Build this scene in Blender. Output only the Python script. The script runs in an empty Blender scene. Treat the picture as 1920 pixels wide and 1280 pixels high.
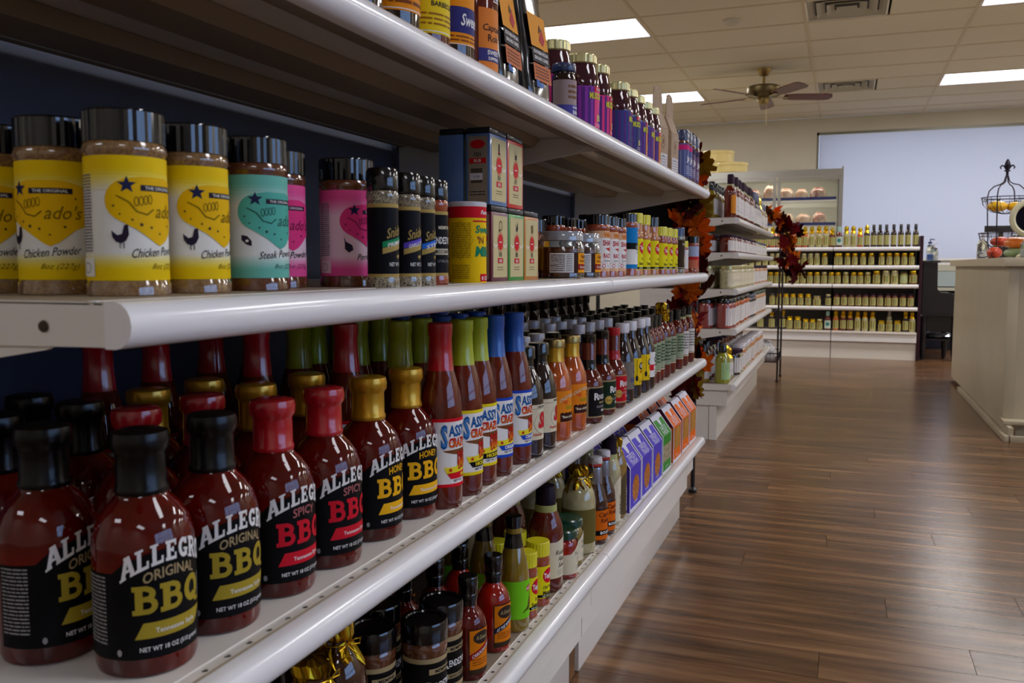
import bpy, bmesh, math, random
from mathutils import Vector, Matrix
random.seed(7)
PI = math.pi
COL = bpy.context.scene.collection
SC = bpy.context.scene

# ------------------------------------------------------------------ camera, world, exposure
EYE = 0.82
cam = bpy.data.cameras.new('camera'); co = bpy.data.objects.new('camera', cam); COL.objects.link(co)
cam.sensor_width = 36; cam.lens = 1650 / 1920 * 36; cam.clip_start = .02
co.location = (0, 0, EYE)
co.rotation_euler = (PI / 2 - math.radians(4.919), 0, math.radians(20.585))
cam.dof.use_dof = True; cam.dof.focus_distance = 1.45; cam.dof.aperture_fstop = 13
SC.camera = co
SC.view_settings.view_transform = 'Standard'; SC.view_settings.look = 'None'
SC.view_settings.exposure = 0.0; SC.view_settings.gamma = 1; SC.view_settings.use_curve_mapping = False
wd = bpy.data.worlds.new('world'); SC.world = wd; wd.use_nodes = True
wd.node_tree.nodes['Background'].inputs[0].default_value = (.42, .58, .95, 1)
wd.node_tree.nodes['Background'].inputs[1].default_value = 1.0
LAMP_EMIT = 6.0          # glow of each ceiling light diffuser
LAMP_W = 28.0            # power of the tubes in each ceiling light
SKY_W = 85.0            # daylight through the street windows
SHADE_W = 60.0           # daylight behind the roller shades

def area(name, loc, rot, sx, sy, w, col):
    l = bpy.data.lights.new(name, 'AREA'); l.shape = 'RECTANGLE'; l.size = sx; l.size_y = sy; l.energy = w; l.color = col
    o = bpy.data.objects.new(name, l); COL.objects.link(o); o.location = loc; o.rotation_euler = rot
    return o
RW = 4.75   # x of the right (street) wall
area('street_daylight', (RW + .5, .6, 1.55), (0, PI / 2, 0), 1.9, 4.4, SKY_W, (.32, .54, 1.0))
area('rear_daylight', (1.6, 13.25, 1.7), (-PI / 2, 0, 0), 4.0, 1.9, SHADE_W, (1, .97, .92))

# ------------------------------------------------------------------ materials
def lin(c):
    return tuple(((x / 255) / 12.92 if x / 255 <= .04045 else ((x / 255 + .055) / 1.055) ** 2.4) for x in c) + (1,)
MATS = {}
def mat(name, c, rough=.5, metal=0, coat=0, emit=0, trans=0, noise=None, spec=None, bump=0, alpha=1):
    if name in MATS: return MATS[name]
    m = bpy.data.materials.new(name); m.use_nodes = True; nt = m.node_tree; b = nt.nodes['Principled BSDF']
    b.inputs['Base Color'].default_value = lin(c); b.inputs['Roughness'].default_value = rough
    b.inputs['Metallic'].default_value = metal; b.inputs['Coat Weight'].default_value = coat
    b.inputs['Coat Roughness'].default_value = .04; b.inputs['Transmission Weight'].default_value = trans
    if spec is not None: b.inputs['Specular IOR Level'].default_value = spec
    if emit: b.inputs['Emission Color'].default_value = lin(c); b.inputs['Emission Strength'].default_value = emit
    if noise:
        c2, scale = noise[:2]; st = noise[2] if len(noise) > 2 else (1, 1, 1)
        tc = nt.nodes.new('ShaderNodeTexCoord'); mp = nt.nodes.new('ShaderNodeMapping'); nz = nt.nodes.new('ShaderNodeTexNoise')
        mp.inputs['Scale'].default_value = st; nz.inputs['Scale'].default_value = scale; nz.inputs['Detail'].default_value = 3
        rp = nt.nodes.new('ShaderNodeValToRGB'); rp.color_ramp.elements[0].position = .35; rp.color_ramp.elements[1].position = .65
        rp.color_ramp.elements[0].color = lin(c); rp.color_ramp.elements[1].color = lin(c2)
        nt.links.new(tc.outputs['Object'], mp.inputs[0]); nt.links.new(mp.outputs[0], nz.inputs['Vector'])
        nt.links.new(nz.outputs['Fac'], rp.inputs[0]); nt.links.new(rp.outputs[0], b.inputs['Base Color'])
        if bump:
            bp = nt.nodes.new('ShaderNodeBump'); bp.inputs['Strength'].default_value = bump; bp.inputs['Distance'].default_value = .002
            nt.links.new(nz.outputs['Fac'], bp.inputs['Height']); nt.links.new(bp.outputs[0], b.inputs['Normal'])
    MATS[name] = m; return m
def P(c, n=None, **k):      # printed ink / plain paint
    return mat(n or 'ink_%d_%d_%d' % tuple(c), c, k.pop('rough', .55), spec=k.pop('spec', .12), **k)
WHITE = P((232, 230, 228)); BLACK = P((10, 10, 14)); INK = P((30, 28, 34)); GREY = P((120, 118, 116))
SHELF = mat('white_enamel', (230, 225, 216), .3, coat=.25)
LIPM = mat('white_price_rail', (240, 239, 240), .24, coat=.35)
UNDER_SHADE = mat('shaded_shelf_underside', (150, 136, 116), .5, spec=.3)  # enamel darkened for down-facing shelf faces: the shade below put into the colour
DARKBACK = mat('blue_grey_back_panel', (70, 78, 98), .6)
BLKMETAL = mat('black_metal', (18, 17, 20), .4, coat=.2)
GLASS = mat('clear_glass', (235, 240, 240), .02, trans=1); 
CHROME = mat('brushed_steel', (190, 188, 180), .28, metal=1)
GOLDFOIL = mat('gold_foil', (222, 182, 40), .22, metal=1)
BRASS = mat('antique_brass', (150, 128, 80), .35, metal=1)
CAPBLK = mat('black_plastic', (8, 8, 12), .12, coat=.4)
CAPSL = mat('black_capsule', (7, 7, 9), .3, spec=.22, coat=.12)
CAPRED = mat('red_capsule', (176, 16, 30), .22, coat=.5)
CAPGOLD = mat('gold_capsule', (196, 146, 22), .3, metal=.55, coat=.3)
CAPLIME = mat('lime_capsule', (158, 172, 22), .3, coat=.3)
CAPBLUE = mat('blue_capsule', (16, 84, 170), .3, coat=.3)
CAPWHITE = mat('white_plastic', (210, 206, 212), .3, coat=.3)
YELCAP = mat('yellow_plastic', (226, 216, 30), .3, coat=.3)
GRNLID = mat('dark_green_lid', (12, 62, 44), .25, coat=.5)
NAVY = mat('navy_lid', (40, 52, 92), .3, coat=.4)
SAUCE_RED = mat('dark_red_sauce', (104, 10, 2), .05, coat=.4, noise=((64, 8, 4), 18), spec=.3)
SAUCE_BRN = mat('red_brown_sauce', (108, 32, 12), .05, coat=.5, noise=((86, 24, 14), 60), spec=.35)
SAUCE_DRK = mat('black_brown_sauce', (34, 12, 10), .04, coat=.8, spec=.35)
SAUCE_ORG = mat('orange_sauce', (196, 88, 18), .06, coat=1, noise=((160, 66, 14), 40), spec=.35)
SAUCE_HOT = mat('bright_red_sauce', (172, 24, 6), .05, coat=1, noise=((110, 14, 8), 15), spec=.35)
SAUCE_OLV = mat('olive_sauce', (112, 96, 14), .06, coat=1, noise=((140, 112, 20), 30), spec=.35)
SAUCE_CRM = mat('cream_dressing', (190, 182, 142), .06, coat=1, noise=((168, 158, 116), 60), spec=.35)
JELLY = mat('purple_jelly', (60, 14, 30), .05, coat=.8, spec=.35)
AMBER = mat('brown_glass', (60, 26, 8), .04, coat=.8, spec=.35)
SP_TAN = mat('tan_seasoning', (150, 116, 74), .1, coat=1, noise=((116, 84, 52), 420))
SP_RED = mat('red_seasoning', (168, 74, 40), .1, coat=1, noise=((140, 58, 32), 420))
SP_BRN = mat('brown_seasoning', (110, 62, 36), .1, coat=1, noise=((88, 50, 30), 420))
SP_ORG = mat('orange_seasoning', (196, 122, 66), .1, coat=1, noise=((172, 98, 52), 420))
SP_SALT = mat('pepper_and_salt', (176, 166, 140), .1, coat=1, noise=((70, 58, 46), 380))
FOOD = mat('oat_cluster_picture', (208, 128, 40), .5, noise=((140, 68, 18), 160))

# ------------------------------------------------------------------ mesh helpers
def mesh_of(name, bm, mats, smooth=None):
    me = bpy.data.meshes.new(name); bm.normal_update(); bm.to_mesh(me); bm.free()
    for m in (mats if isinstance(mats, (list, tuple)) else [mats]): me.materials.append(m)
    if smooth:
        for p in me.polygons: p.use_smooth = True
        me.set_sharp_from_angle(angle=math.radians(smooth))
    return me
def link(name, me, parent=None, loc=None, rot=None):
    o = bpy.data.objects.new(name, me); COL.objects.link(o)
    if parent: o.parent = parent
    if loc: o.location = loc
    if rot: o.rotation_euler = rot
    return o
def obj(name, bm, mats, parent=None, smooth=None, loc=None, rot=None):
    return link(name, mesh_of(name, bm, mats, smooth), parent, loc, rot)
def thing(name, label, cat, loc=(0, 0, 0), rz=0, group=None):
    o = bpy.data.objects.new(name, None); COL.objects.link(o); o.location = loc; o.rotation_euler = (0, 0, rz)
    o.empty_display_size = .05
    o['label'] = label; o['category'] = cat
    if group: o['group'] = group
    return o
def tag(o, label, cat, group=None):
    o['label'] = label; o['category'] = cat
    if group: o['group'] = group
    return o
def struct(o): o['kind'] = 'structure'; return o
def bx(bm, x0, x1, y0, y1, z0, z1, mi=0, bev=0):
    vs = [bm.verts.new((x, y, z)) for z in (z0, z1) for x, y in ((x0, y0), (x1, y0), (x1, y1), (x0, y1))]
    fs = [bm.faces.new([vs[i] for i in q]) for q in ((3, 2, 1, 0), (4, 5, 6, 7), (0, 1, 5, 4), (1, 2, 6, 5), (2, 3, 7, 6), (3, 0, 4, 7))]
    for f in fs: f.material_index = mi
    if bev:
        es = list({e for f in fs for e in f.edges}); bmesh.ops.bevel(bm, geom=es, offset=bev, segments=2, affect='EDGES', profile=.6)
    return vs
def box(name, x0, x1, y0, y1, z0, z1, m, parent=None, bev=0, smooth=None):
    bm = bmesh.new(); bx(bm, x0, x1, y0, y1, z0, z1, 0, bev); return obj(name, bm, m, parent, smooth or (40 if bev else None))
def lathe(bm, prof, seg=26, mi=0, ctr=(0, 0), sx=1, sy=1):
    rings = []
    for r, z in prof:
        if r < 1e-6: rings.append([bm.verts.new((ctr[0], ctr[1], z))])
        else: rings.append([bm.verts.new((ctr[0] + sx * r * math.cos(2 * PI * i / seg), ctr[1] + sy * r * math.sin(2 * PI * i / seg), z)) for i in range(seg)])
    for a, b in zip(rings, rings[1:]):
        for i in range(seg):
            j = (i + 1) % seg
            if len(a) == 1 and len(b) == 1: continue
            if len(a) == 1: f = bm.faces.new((a[0], b[j], b[i]))
            elif len(b) == 1: f = bm.faces.new((a[i], a[j], b[0]))
            else: f = bm.faces.new((a[i], a[j], b[j], b[i]))
            f.material_index = mi
def tube(bm, pts, r, seg=8, mi=0, closed=False):
    pts = [Vector(p) for p in pts]; n = len(pts); rings = []; ref = None
    for i, p in enumerate(pts):
        a = pts[(i - 1) % n] if (i or closed) else p; b = pts[(i + 1) % n] if (i < n - 1 or closed) else p
        d = (b - a).normalized()
        if ref is None: ref = d.orthogonal().normalized()
        ref = (ref - d * ref.dot(d)).normalized(); s = d.cross(ref)
        rr = r[i] if isinstance(r, (list, tuple)) else r
        rings.append([bm.verts.new(p + rr * (math.cos(2 * PI * k / seg) * ref + math.sin(2 * PI * k / seg) * s)) for k in range(seg)])
    for i in range(n if closed else n - 1):
        a, b = rings[i], rings[(i + 1) % n]
        for k in range(seg):
            f = bm.faces.new((a[k], a[(k + 1) % seg], b[(k + 1) % seg], b[k])); f.material_index = mi
    if not closed:
        bm.faces.new(rings[0][::-1]).material_index = mi; bm.faces.new(rings[-1]).material_index = mi
def prism(bm, poly, y0, y1, mi=0, axis='y'):       # poly of (x, z) extruded along y (or of (x, y) along z)
    mk = (lambda a, b, t: (a, t, b)) if axis == 'y' else (lambda a, b, t: (a, b, t)) if axis == 'z' else (lambda a, b, t: (t, a, b))
    A = [bm.verts.new(mk(a, b, y0)) for a, b in poly]; B = [bm.verts.new(mk(a, b, y1)) for a, b in poly]
    fs = [bm.faces.new(A), bm.faces.new(B[::-1])]
    for i in range(len(A)):
        j = (i + 1) % len(A); fs.append(bm.faces.new((A[j], A[i], B[i], B[j])))
    for f in fs: f.material_index = mi
    bmesh.ops.recalc_face_normals(bm, faces=fs)

# ------------------------------------------------------------------ lettering
GC = {}
def glyphs(s, bold=0., shear=0., space=1.):
    k = (s, bold, shear, space)
    if k in GC: return GC[k]
    cu = bpy.data.curves.new('lettering', 'FONT'); cu.body = s; cu.size = 1; cu.offset = bold; cu.shear = shear; cu.resolution_u = 2; cu.space_character = space
    o = bpy.data.objects.new('lettering', cu); COL.objects.link(o)
    dg = bpy.context.evaluated_depsgraph_get(); me = bpy.data.meshes.new_from_object(o.evaluated_get(dg))
    bpy.data.objects.remove(o); bpy.data.curves.remove(cu)
    vs = [(v.co.x, v.co.y) for v in me.vertices]; fs = [tuple(p.vertices) for p in me.polygons]
    bpy.data.meshes.remove(me)
    if not vs: vs = [(0, 0)]
    x0 = min(v[0] for v in vs); x1 = max(v[0] for v in vs)
    GC[k] = (vs, fs, x0, x1); return GC[k]
def stroke(pts, w):
    out = []
    for a, b in zip(pts, pts[1:]):
        dx, dy = b[0] - a[0], b[1] - a[1]; l = math.hypot(dx, dy) or 1; nx, ny = -dy / l * w / 2, dx / l * w / 2; ex, ey = dx / l * w * .12, dy / l * w * .12
        out.append([(a[0] + nx - ex, a[1] + ny - ey), (a[0] - nx - ex, a[1] - ny - ey), (b[0] - nx + ex, b[1] - ny + ey), (b[0] + nx + ex, b[1] + ny + ey)])
    return out
def arc(cx, cy, rx, ry, a0, a1, n=9): return [(cx + rx * math.cos(math.radians(a0 + (a1 - a0) * i / n)), cy + ry * math.sin(math.radians(a0 + (a1 - a0) * i / n))) for i in range(n + 1)]
def slab(ch):      # heavy slab-serif capitals on a 0.8 x 1 cell
    t = .23; S = lambda *p: stroke(list(p), t); s = .12
    sf = lambda x, y, w=.34: stroke([(x - w / 2, y), (x + w / 2, y)], s)
    if ch == 'A': return S((.12, .06), (.36, .94)) + S((.42, .94), (.7, .06)) + stroke([(.2, .34), (.6, .34)], .13) + sf(.12, .06) + sf(.72, .06) + sf(.36, .94, .3)
    if ch == 'L': return S((.22, .05), (.22, .95)) + stroke([(.05, .08), (.72, .08)], .16) + sf(.22, .94, .42) + stroke([(.68, .05), (.68, .34)], .12)
    if ch == 'E': return S((.22, .05), (.22, .95)) + stroke([(.05, .08), (.7, .08)], .16) + stroke([(.05, .92), (.7, .92)], .16) + stroke([(.2, .5), (.52, .5)], .14) + stroke([(.66, .05), (.66, .32)], .11) + stroke([(.66, .95), (.66, .7)], .11) + stroke([(.5, .38), (.5, .62)], .1)
    if ch == 'G': return stroke(arc(.42, .5, .27, .39, 40, 320, 10), .22) + stroke([(.45, .42), (.78, .42)], .12) + stroke([(.65, .42), (.65, .1)], .18) + stroke([(.66, .98), (.66, .68)], .1)
    if ch == 'O': return stroke(arc(.4, .5, .28, .39, 0, 360, 14), .22)
    if ch == 'Q': return stroke(arc(.4, .5, .28, .39, 0, 360, 14), .22) + stroke([(.4, .3), (.56, .1), (.62, -.04), (.84, -.04)], .15)
    if ch == 'R': return S((.2, .05), (.2, .95)) + stroke([(.05, .93), (.45, .93)] + arc(.45, .71, .2, .2, 80, -80, 6) + [(.2, .5)], .17) + stroke([(.42, .5), (.68, .07), (.8, .07)], .19) + sf(.2, .06, .4)
    if ch == 'B': return S((.2, .05), (.2, .95)) + stroke([(.02, .92), (.42, .92)] + arc(.42, .72, .19, .18, 80, -80, 6) + [(.2, .53)], .18) + stroke([(.2, .53), (.45, .53)] + arc(.45, .31, .22, .22, 80, -80, 6) + [(.02, .08)], .18)
    return []
class Label:
    """flat print laid out in (u, v) metres; build() wraps it round a cylinder or on to a flat face"""
    def __init__(s): s.V = []; s.F = []; s.mats = []
    def mi(s, m):
        if m not in s.mats: s.mats.append(m)
        return s.mats.index(m)
    def add(s, pts, faces, m, l):
        b = len(s.V); s.V += [(p[0], p[1], l) for p in pts]; i = s.mi(m); s.F += [(tuple(b + q for q in f), i) for f in faces]; return s
    def rect(s, u0, v0, u1, v1, m, l=0): return s.add([(u0, v0), (u1, v0), (u1, v1), (u0, v1)], [(0, 1, 2, 3)], m, l)
    def poly(s, pts, m, l=0): return s.add(pts, [tuple(range(len(pts)))], m, l)
    def ell(s, u, v, ru, rv, m, l=0, n=20): return s.poly([(u + ru * math.cos(2 * PI * i / n), v + rv * math.sin(2 * PI * i / n)) for i in range(n)], m, l)
    def ring(s, u, v, ru, rv, w, m, l=0, n=20):
        for q in stroke([(u + ru * math.cos(2 * PI * i / n), v + rv * math.sin(2 * PI * i / n)) for i in range(n + 1)], w): s.poly(q, m, l)
        return s
    def line(s, pts, w, m, l=1):
        for q in stroke(pts, w): s.poly(q, m, l)
        return s
    def star(s, u, v, r, m, l=1, rot=0): return s.poly([(u + r * (1 if i % 2 == 0 else .42) * math.sin(PI * i / 5 + rot), v + r * (1 if i % 2 == 0 else .42) * math.cos(PI * i / 5 + rot)) for i in range(10)], m, l)
    def text(s, t, u, v, h, m, l=1, bold=.02, shear=0, w=None, arch=0, slope=0, rot=0, al='c'):
        vs, fs, x0, x1 = glyphs(t, bold, shear); sc = h / .72; sx = sc if w is None else w / max(x1 - x0, 1e-3)
        xo = (x0 + x1) / 2 if al == 'c' else x0
        pts = []
        for x, y in vs:
            a, b = (x - xo) * sx, y * sc; b += -arch * a * a + slope * a
            if rot: a, b = a * math.cos(rot) - b * math.sin(rot), a * math.sin(rot) + b * math.cos(rot)
            pts.append((u + a, v + b))
        return s.add(pts, fs, m, l)
    def slab(s, t, u, v, h, w, m, l=1, arch=0, grow=0):
        n = len(t); cw = w / n
        for i, ch in enumerate(t):
            for q in slab(ch):
                pts = []
                for x, y in q:
                    a = -w / 2 + (i + x / .84) * cw; hh = h * (1 + grow * abs(a) / (w / 2)); pts.append((u + a, v + y * hh - arch * a * a - (hh - h) * .5))
                s.poly(pts, m, l)
        return s
    def lines(s, u0, v0, u1, v1, n, m, l=1, fill=.45, seed=1):      # rows of print too small to read
        rnd = random.Random(seed); dv = (v1 - v0) / n
        for i in range(n):
            v = v1 - (i + .5) * dv; a = u0
            while a < u1 - .0005:
                b = min(u1, a + (u1 - u0) * rnd.uniform(.1, .4)); s.rect(a, v - dv * fill / 2, b - (u1 - u0) * .03, v + dv * fill / 2, m, l); a = b
        return s
    def mesh(s, name, r=None, face=None, step=None, lift=.00025):
        bm = bmesh.new(); vs = [bm.verts.new(p) for p in s.V]
        for f, i in s.F:
            try: q = bm.faces.new([vs[k] for k in f]); q.material_index = i
            except ValueError: pass
        if r:
            bmesh.ops.triangulate(bm, faces=[f for f in bm.faces if len(f.verts) > 4])
            step = step or r * .16; u0 = min(p[0] for p in s.V); u1 = max(p[0] for p in s.V); u = math.floor(u0 / step) * step + step
            while u < u1:
                bmesh.ops.bisect_plane(bm, geom=list(bm.verts) + list(bm.edges) + list(bm.faces), plane_co=(u, 0, 0), plane_no=(1, 0, 0)); u += step
            for v in bm.verts:
                rr = r(v.co.y) if callable(r) else r
                th = v.co.x / (r(0) if callable(r) else r); q = rr + lift * (1 + v.co.z); v.co = (q * math.cos(th), q * math.sin(th), v.co.y)
        else:
            for v in bm.verts: v.co = face(v.co.x, v.co.y, lift * (1 + v.co.z))
        for f in bm.faces: f.normal_update()
        if r: bmesh.ops.reverse_faces(bm, faces=[f for f in bm.faces if f.normal.dot(Vector((f.calc_center_median().x, f.calc_center_median().y, 0))) < 0])
        return mesh_of(name, bm, s.mats, 60 if r else None)
    def build(s, parent, **k): return link('label', s.mesh('label', **k), parent)
FACE_X = lambda x, y0=0: (lambda u, v, n: (x + n, y0 + u, v))          # facing +x
FACE_MY = lambda y, x0=0: (lambda u, v, n: (x0 + u, y - n, v))         # facing -y

# ------------------------------------------------------------------ building: floor, walls, ceiling
LW, BK, FR, CZ = -3.6, 12.7, -3.0, 2.8
def wood(name, planky):
    m = bpy.data.materials.new(name); m.use_nodes = True; nt = m.node_tree; b = nt.nodes['Principled BSDF']
    N = nt.nodes.new; L = nt.links.new
    tc = N('ShaderNodeTexCoord'); oi = N('ShaderNodeObjectInfo'); ad = N('ShaderNodeVectorMath'); ad.operation = 'ADD'
    sc = N('ShaderNodeVectorMath'); sc.operation = 'SCALE'; sc.inputs['Scale'].default_value = 37.0
    cx = N('ShaderNodeCombineXYZ'); L(oi.outputs['Random'], cx.inputs[0]); L(oi.outputs['Random'], cx.inputs[1]); L(cx.outputs[0], sc.inputs[0])
    L(tc.outputs['Object'], ad.inputs[0]); L(sc.outputs[0], ad.inputs[1])
    mp = N('ShaderNodeMapping'); mp.inputs['Scale'].default_value = (1.1, 13, 1); nz = N('ShaderNodeTexNoise'); nz.inputs['Scale'].default_value = 1.7; nz.inputs['Detail'].default_value = 5; nz.inputs['Roughness'].default_value = .6
    L(ad.outputs[0], mp.inputs[0]); L(mp.outputs[0], nz.inputs['Vector'])
    rp = N('ShaderNodeValToRGB'); e = rp.color_ramp.elements; e[0].position = .3; e[0].color = lin((62, 42, 27)); e[1].position = .72; e[1].color = lin((150, 112, 76)); q = e.new(.5); q.color = lin((106, 73, 47))
    L(nz.outputs['Fac'], rp.inputs[0])
    mx = N('ShaderNodeMix'); mx.data_type = 'RGBA'; mx.blend_type = 'MULTIPLY'; mx.inputs['Factor'].default_value = 1
    L(rp.outputs[0], mx.inputs['A'])
    if planky:      # far boards: plank to plank tone by a brick pattern in world metres
        br = N('ShaderNodeTexBrick'); br.inputs['Scale'].default_value = 1; br.inputs['Brick Width'].default_value = 1.2; br.inputs['Row Height'].default_value = .125; br.inputs['Mortar Size'].default_value = .0015
        br.inputs['Color1'].default_value = (.78, .78, .78, 1); br.inputs['Color2'].default_value = (1.15, 1.15, 1.15, 1); br.inputs['Mortar'].default_value = (.4, .4, .4, 1)
        L(tc.outputs['Object'], br.inputs['Vector']); L(br.outputs['Color'], mx.inputs['B'])
    else:
        mr = N('ShaderNodeMapRange'); mr.inputs['To Min'].default_value = .8; mr.inputs['To Max'].default_value = 1.15; L(oi.outputs['Random'], mr.inputs[0]); L(mr.outputs[0], mx.inputs['B'])
    L(mx.outputs['Result'], b.inputs['Base Color']); b.inputs['Roughness'].default_value = .24
    bp = N('ShaderNodeBump'); bp.inputs['Strength'].default_value = .12; bp.inputs['Distance'].default_value = .002; L(nz.outputs['Fac'], bp.inputs['Height']); L(bp.outputs[0], b.inputs['Normal'])
    return m
FLB = wood('laminate_boards_far', True); PLK = wood('laminate_plank', False)
PX0, PX1, PY0, PY1 = -.48, 2.52, .3, 5.55
bm = bmesh.new()
bx(bm, LW, RW, FR, BK, -.06, -.009); bx(bm, LW, RW, FR, PY0, -.009, 0); bx(bm, LW, RW, PY1, BK, -.009, 0); bx(bm, LW, PX0, PY0, PY1, -.009, 0); bx(bm, PX1, RW, PY0, PY1, -.009, 0)
floor = struct(obj('floor', bm, FLB))
pk = {}
rows = int(round((PY1 - PY0) / .125))
for r in range(rows):
    off = [0, .5, .25, .8, .1, .62, .37][r % 7] * 1.2; x = PX0 - off
    while x < PX1 - 1e-4:
        a, b = max(x, PX0), min(x + 1.2, PX1); w = round(b - a, 3); x += 1.2
        if w < .03: continue
        if w not in pk:
            q = bmesh.new(); bx(q, .0006, w - .0006, .0006, .1244, -.008, 0); pk[w] = mesh_of('plank', q, PLK)
        link('plank', pk[w], floor, (a, PY0 + r * .125, 0))
WALLP = mat('wall_paint', (205, 199, 182), .7, noise=((199, 193, 176), 2)); CEILT = mat('ceiling_tile', (230, 221, 198), .85, noise=((210, 201, 178), 140), bump=.4)
TEE = mat('ceiling_grid', (206, 190, 156), .6)
def wall(name, pieces, m=WALLP):
    bm = bmesh.new()
    for p in pieces: bx(bm, *p)
    return struct(obj(name, bm, m))
WZ0, WZ1, WX0, WX1 = .86, 2.60, -.39, 3.6
wall('wall_back', [(LW, WX0, BK, BK + .15, 0, CZ), (WX1, RW, BK, BK + .15, 0, CZ), (WX0, WX1, BK, BK + .15, 0, WZ0), (WX0, WX1, BK, BK + .15, WZ1, CZ)])
wall('wall_left', [(LW - .15, LW, FR, BK, 0, CZ)])
wall('wall_front', [(LW, RW, FR - .15, FR, 0, CZ)])
SY0, SY1, SZ0, SZ1 = -1.6, 2.8, .65, 2.5
wall('wall_right', [(RW, RW + .15, FR, SY0, 0, CZ), (RW, RW + .15, SY1, BK, 0, CZ), (RW, RW + .15, SY0, SY1, 0, SZ0), (RW, RW + .15, SY0, SY1, SZ1, CZ)])
# street window with muntins
FRM = P((60, 58, 56), 'window_frame_paint')
bm = bmesh.new()
for i in range(5):
    y = SY0 + (SY1 - SY0) * i / 4; bx(bm, RW + .03, RW + .09, y - .03, y + .03, SZ0, SZ1)
for z in (SZ0 + .03, 1.35, SZ1 - .03): bx(bm, RW + .03, RW + .09, SY0, SY1, z - .03, z + .03)
w = struct(obj('window_1', bm, FRM))
box('glazing', RW + .055, RW + .06, SY0, SY1, SZ0, SZ1, mat('window_glass', (255, 255, 255), 0, trans=1), w)
# rear window with roller shades
FR2 = P((140, 138, 128), 'aluminium_frame', metal=.6, rough=.4)
bm = bmesh.new(); bx(bm, WX0, WX1, BK + .0, BK + .1, WZ1 - .035, WZ1); bx(bm, WX0, WX0 + .03, BK, BK + .1, WZ0, WZ1); bx(bm, WX1 - .03, WX1, BK, BK + .1, WZ0, WZ1); bx(bm, WX0, WX1, BK, BK + .1, WZ0, WZ0 + .03)
w = struct(obj('window_2', bm, FR2))
sh = bpy.data.materials.new('roller_shade_cloth'); sh.use_nodes = True; nt = sh.node_tree
b = nt.nodes['Principled BSDF']; b.inputs['Base Color'].default_value = lin((205, 205, 208)); b.inputs['Roughness'].default_value = .9
tl = nt.nodes.new('ShaderNodeBsdfTranslucent'); tl.inputs[0].default_value = lin((199, 202, 212)); mxs = nt.nodes.new('ShaderNodeMixShader'); mxs.inputs[0].default_value = .6
nt.links.new(b.outputs[0], mxs.inputs[1]); nt.links.new(tl.outputs[0], mxs.inputs[2]); nt.links.new(mxs.outputs[0], nt.nodes['Material Output'].inputs[0])
for a, c in ((WX0 + .035, .6305), (.632, 2.1), (2.1015, WX1 - .035)):
    box('roller_shade', a, c, BK + .035, BK + .037, WZ0 + .02, WZ1 - .036, sh, w)
    box('hem_bar', a, c, BK + .03, BK + .042, WZ0 + .03, WZ0 + .055, WHITE, w)
struct(box('trim_1', WX0 - .02, WX1 + .02, BK - .03, BK, WZ0 - .03, WZ0, WHITE))
struct(box('baseboard_back', LW, RW, BK - .015, BK, 0, .1, WHITE)); struct(box('baseboard_left', LW, LW + .015, FR, BK, 0, .1, WHITE))

# ceiling: slab, tiles, grid
GX, GY, TX, TY = -1.6, 7.13, 1.25, .635
ceil = struct(box('ceiling', LW, RW, FR, BK, CZ + .14, CZ + .2, CEILT))
LIGHTS = [(i, j) for i in (-1, 2) for j in (-15, -10, -5, 0, 5)] + [(4, j) for j in (-10, -5, 0, 5)]
VENTS = [(1, 0), (1, 5)]
tb = bmesh.new(); bx(tb, .006, TX - .006, .006, TY - .006, 0, .018); tile_me = mesh_of('ceiling_tile', tb, CEILT)
tb = bmesh.new(); bx(tb, .006, TX / 2 - .006, .006, TY - .006, 0, .018); half_me = mesh_of('half_tile', tb, CEILT)
i0, i1 = math.floor((LW - GX) / TX), math.ceil((RW - GX) / TX); j0, j1 = math.floor((FR - GY) / TY), math.ceil((BK - GY) / TY)
cutt = {}
for i in range(i0, i1):
    for j in range(j0, j1):
        if (i, j) in LIGHTS: continue
        x, y = GX + i * TX, GY + j * TY
        if (i, j) in VENTS:
            link('ceiling_tile', half_me, ceil, (x + TX / 2, y, CZ)); continue
        xa, xb, ya, yb = max(x, LW), min(x + TX, RW), max(y, FR), min(y + TY, BK)
        if (xb - xa) < TX - .01 or (yb - ya) < TY - .01:
            k = (round(xb - xa, 2), round(yb - ya, 2))
            if k[0] < .03 or k[1] < .03: continue
            if k not in cutt: tb = bmesh.new(); bx(tb, .006, k[0] - .006, .006, k[1] - .006, 0, .018); cutt[k] = mesh_of('ceiling_tile', tb, CEILT)
            link('ceiling_tile', cutt[k], ceil, (xa, ya, CZ))
        else: link('ceiling_tile', tile_me, ceil, (x, y, CZ))
bm = bmesh.new()
for i in range(i0 + 1, i1): bx(bm, GX + i * TX - .012, GX + i * TX + .012, FR, BK, CZ - .004, CZ + .0005)
for j in range(j0 + 1, j1): bx(bm, LW, RW, GY + j * TY - .012, GY + j * TY + .012, CZ - .0045, CZ)
obj('grid_tees', bm, TEE, ceil)
DIFF = mat('lit_diffuser', (238, 240, 255), .5, emit=LAMP_EMIT)
tb = bmesh.new(); bx(tb, .03, TX - .03, .03, TY - .03, .004, .008); diff_me = mesh_of('diffuser', tb, DIFF)
tb = bmesh.new(); [bx(tb, *q, -.003, .012) for q in ((.012, .03, .012, TY - .012), (TX - .03, TX - .012, .012, TY - .012), (.03, TX - .03, .012, .03), (.03, TX - .03, TY - .03, TY - .012))]; tf_me = mesh_of('frame', tb, WHITE)
tb = bmesh.new(); bx(tb, .02, TX - .02, .02, TY - .02, .012, .1); can_me = mesh_of('housing', tb, WHITE)
names = {(-1, 0): 'nearer bright ceiling light above the left aisle, seen behind the pouches', (-1, 5): 'farther bright ceiling light above the left aisle, beside the fan',
         (2, 5): 'bright ceiling light at right above the rear window side', (2, 0): 'ceiling light cut by the top right corner of the view'}
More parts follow.
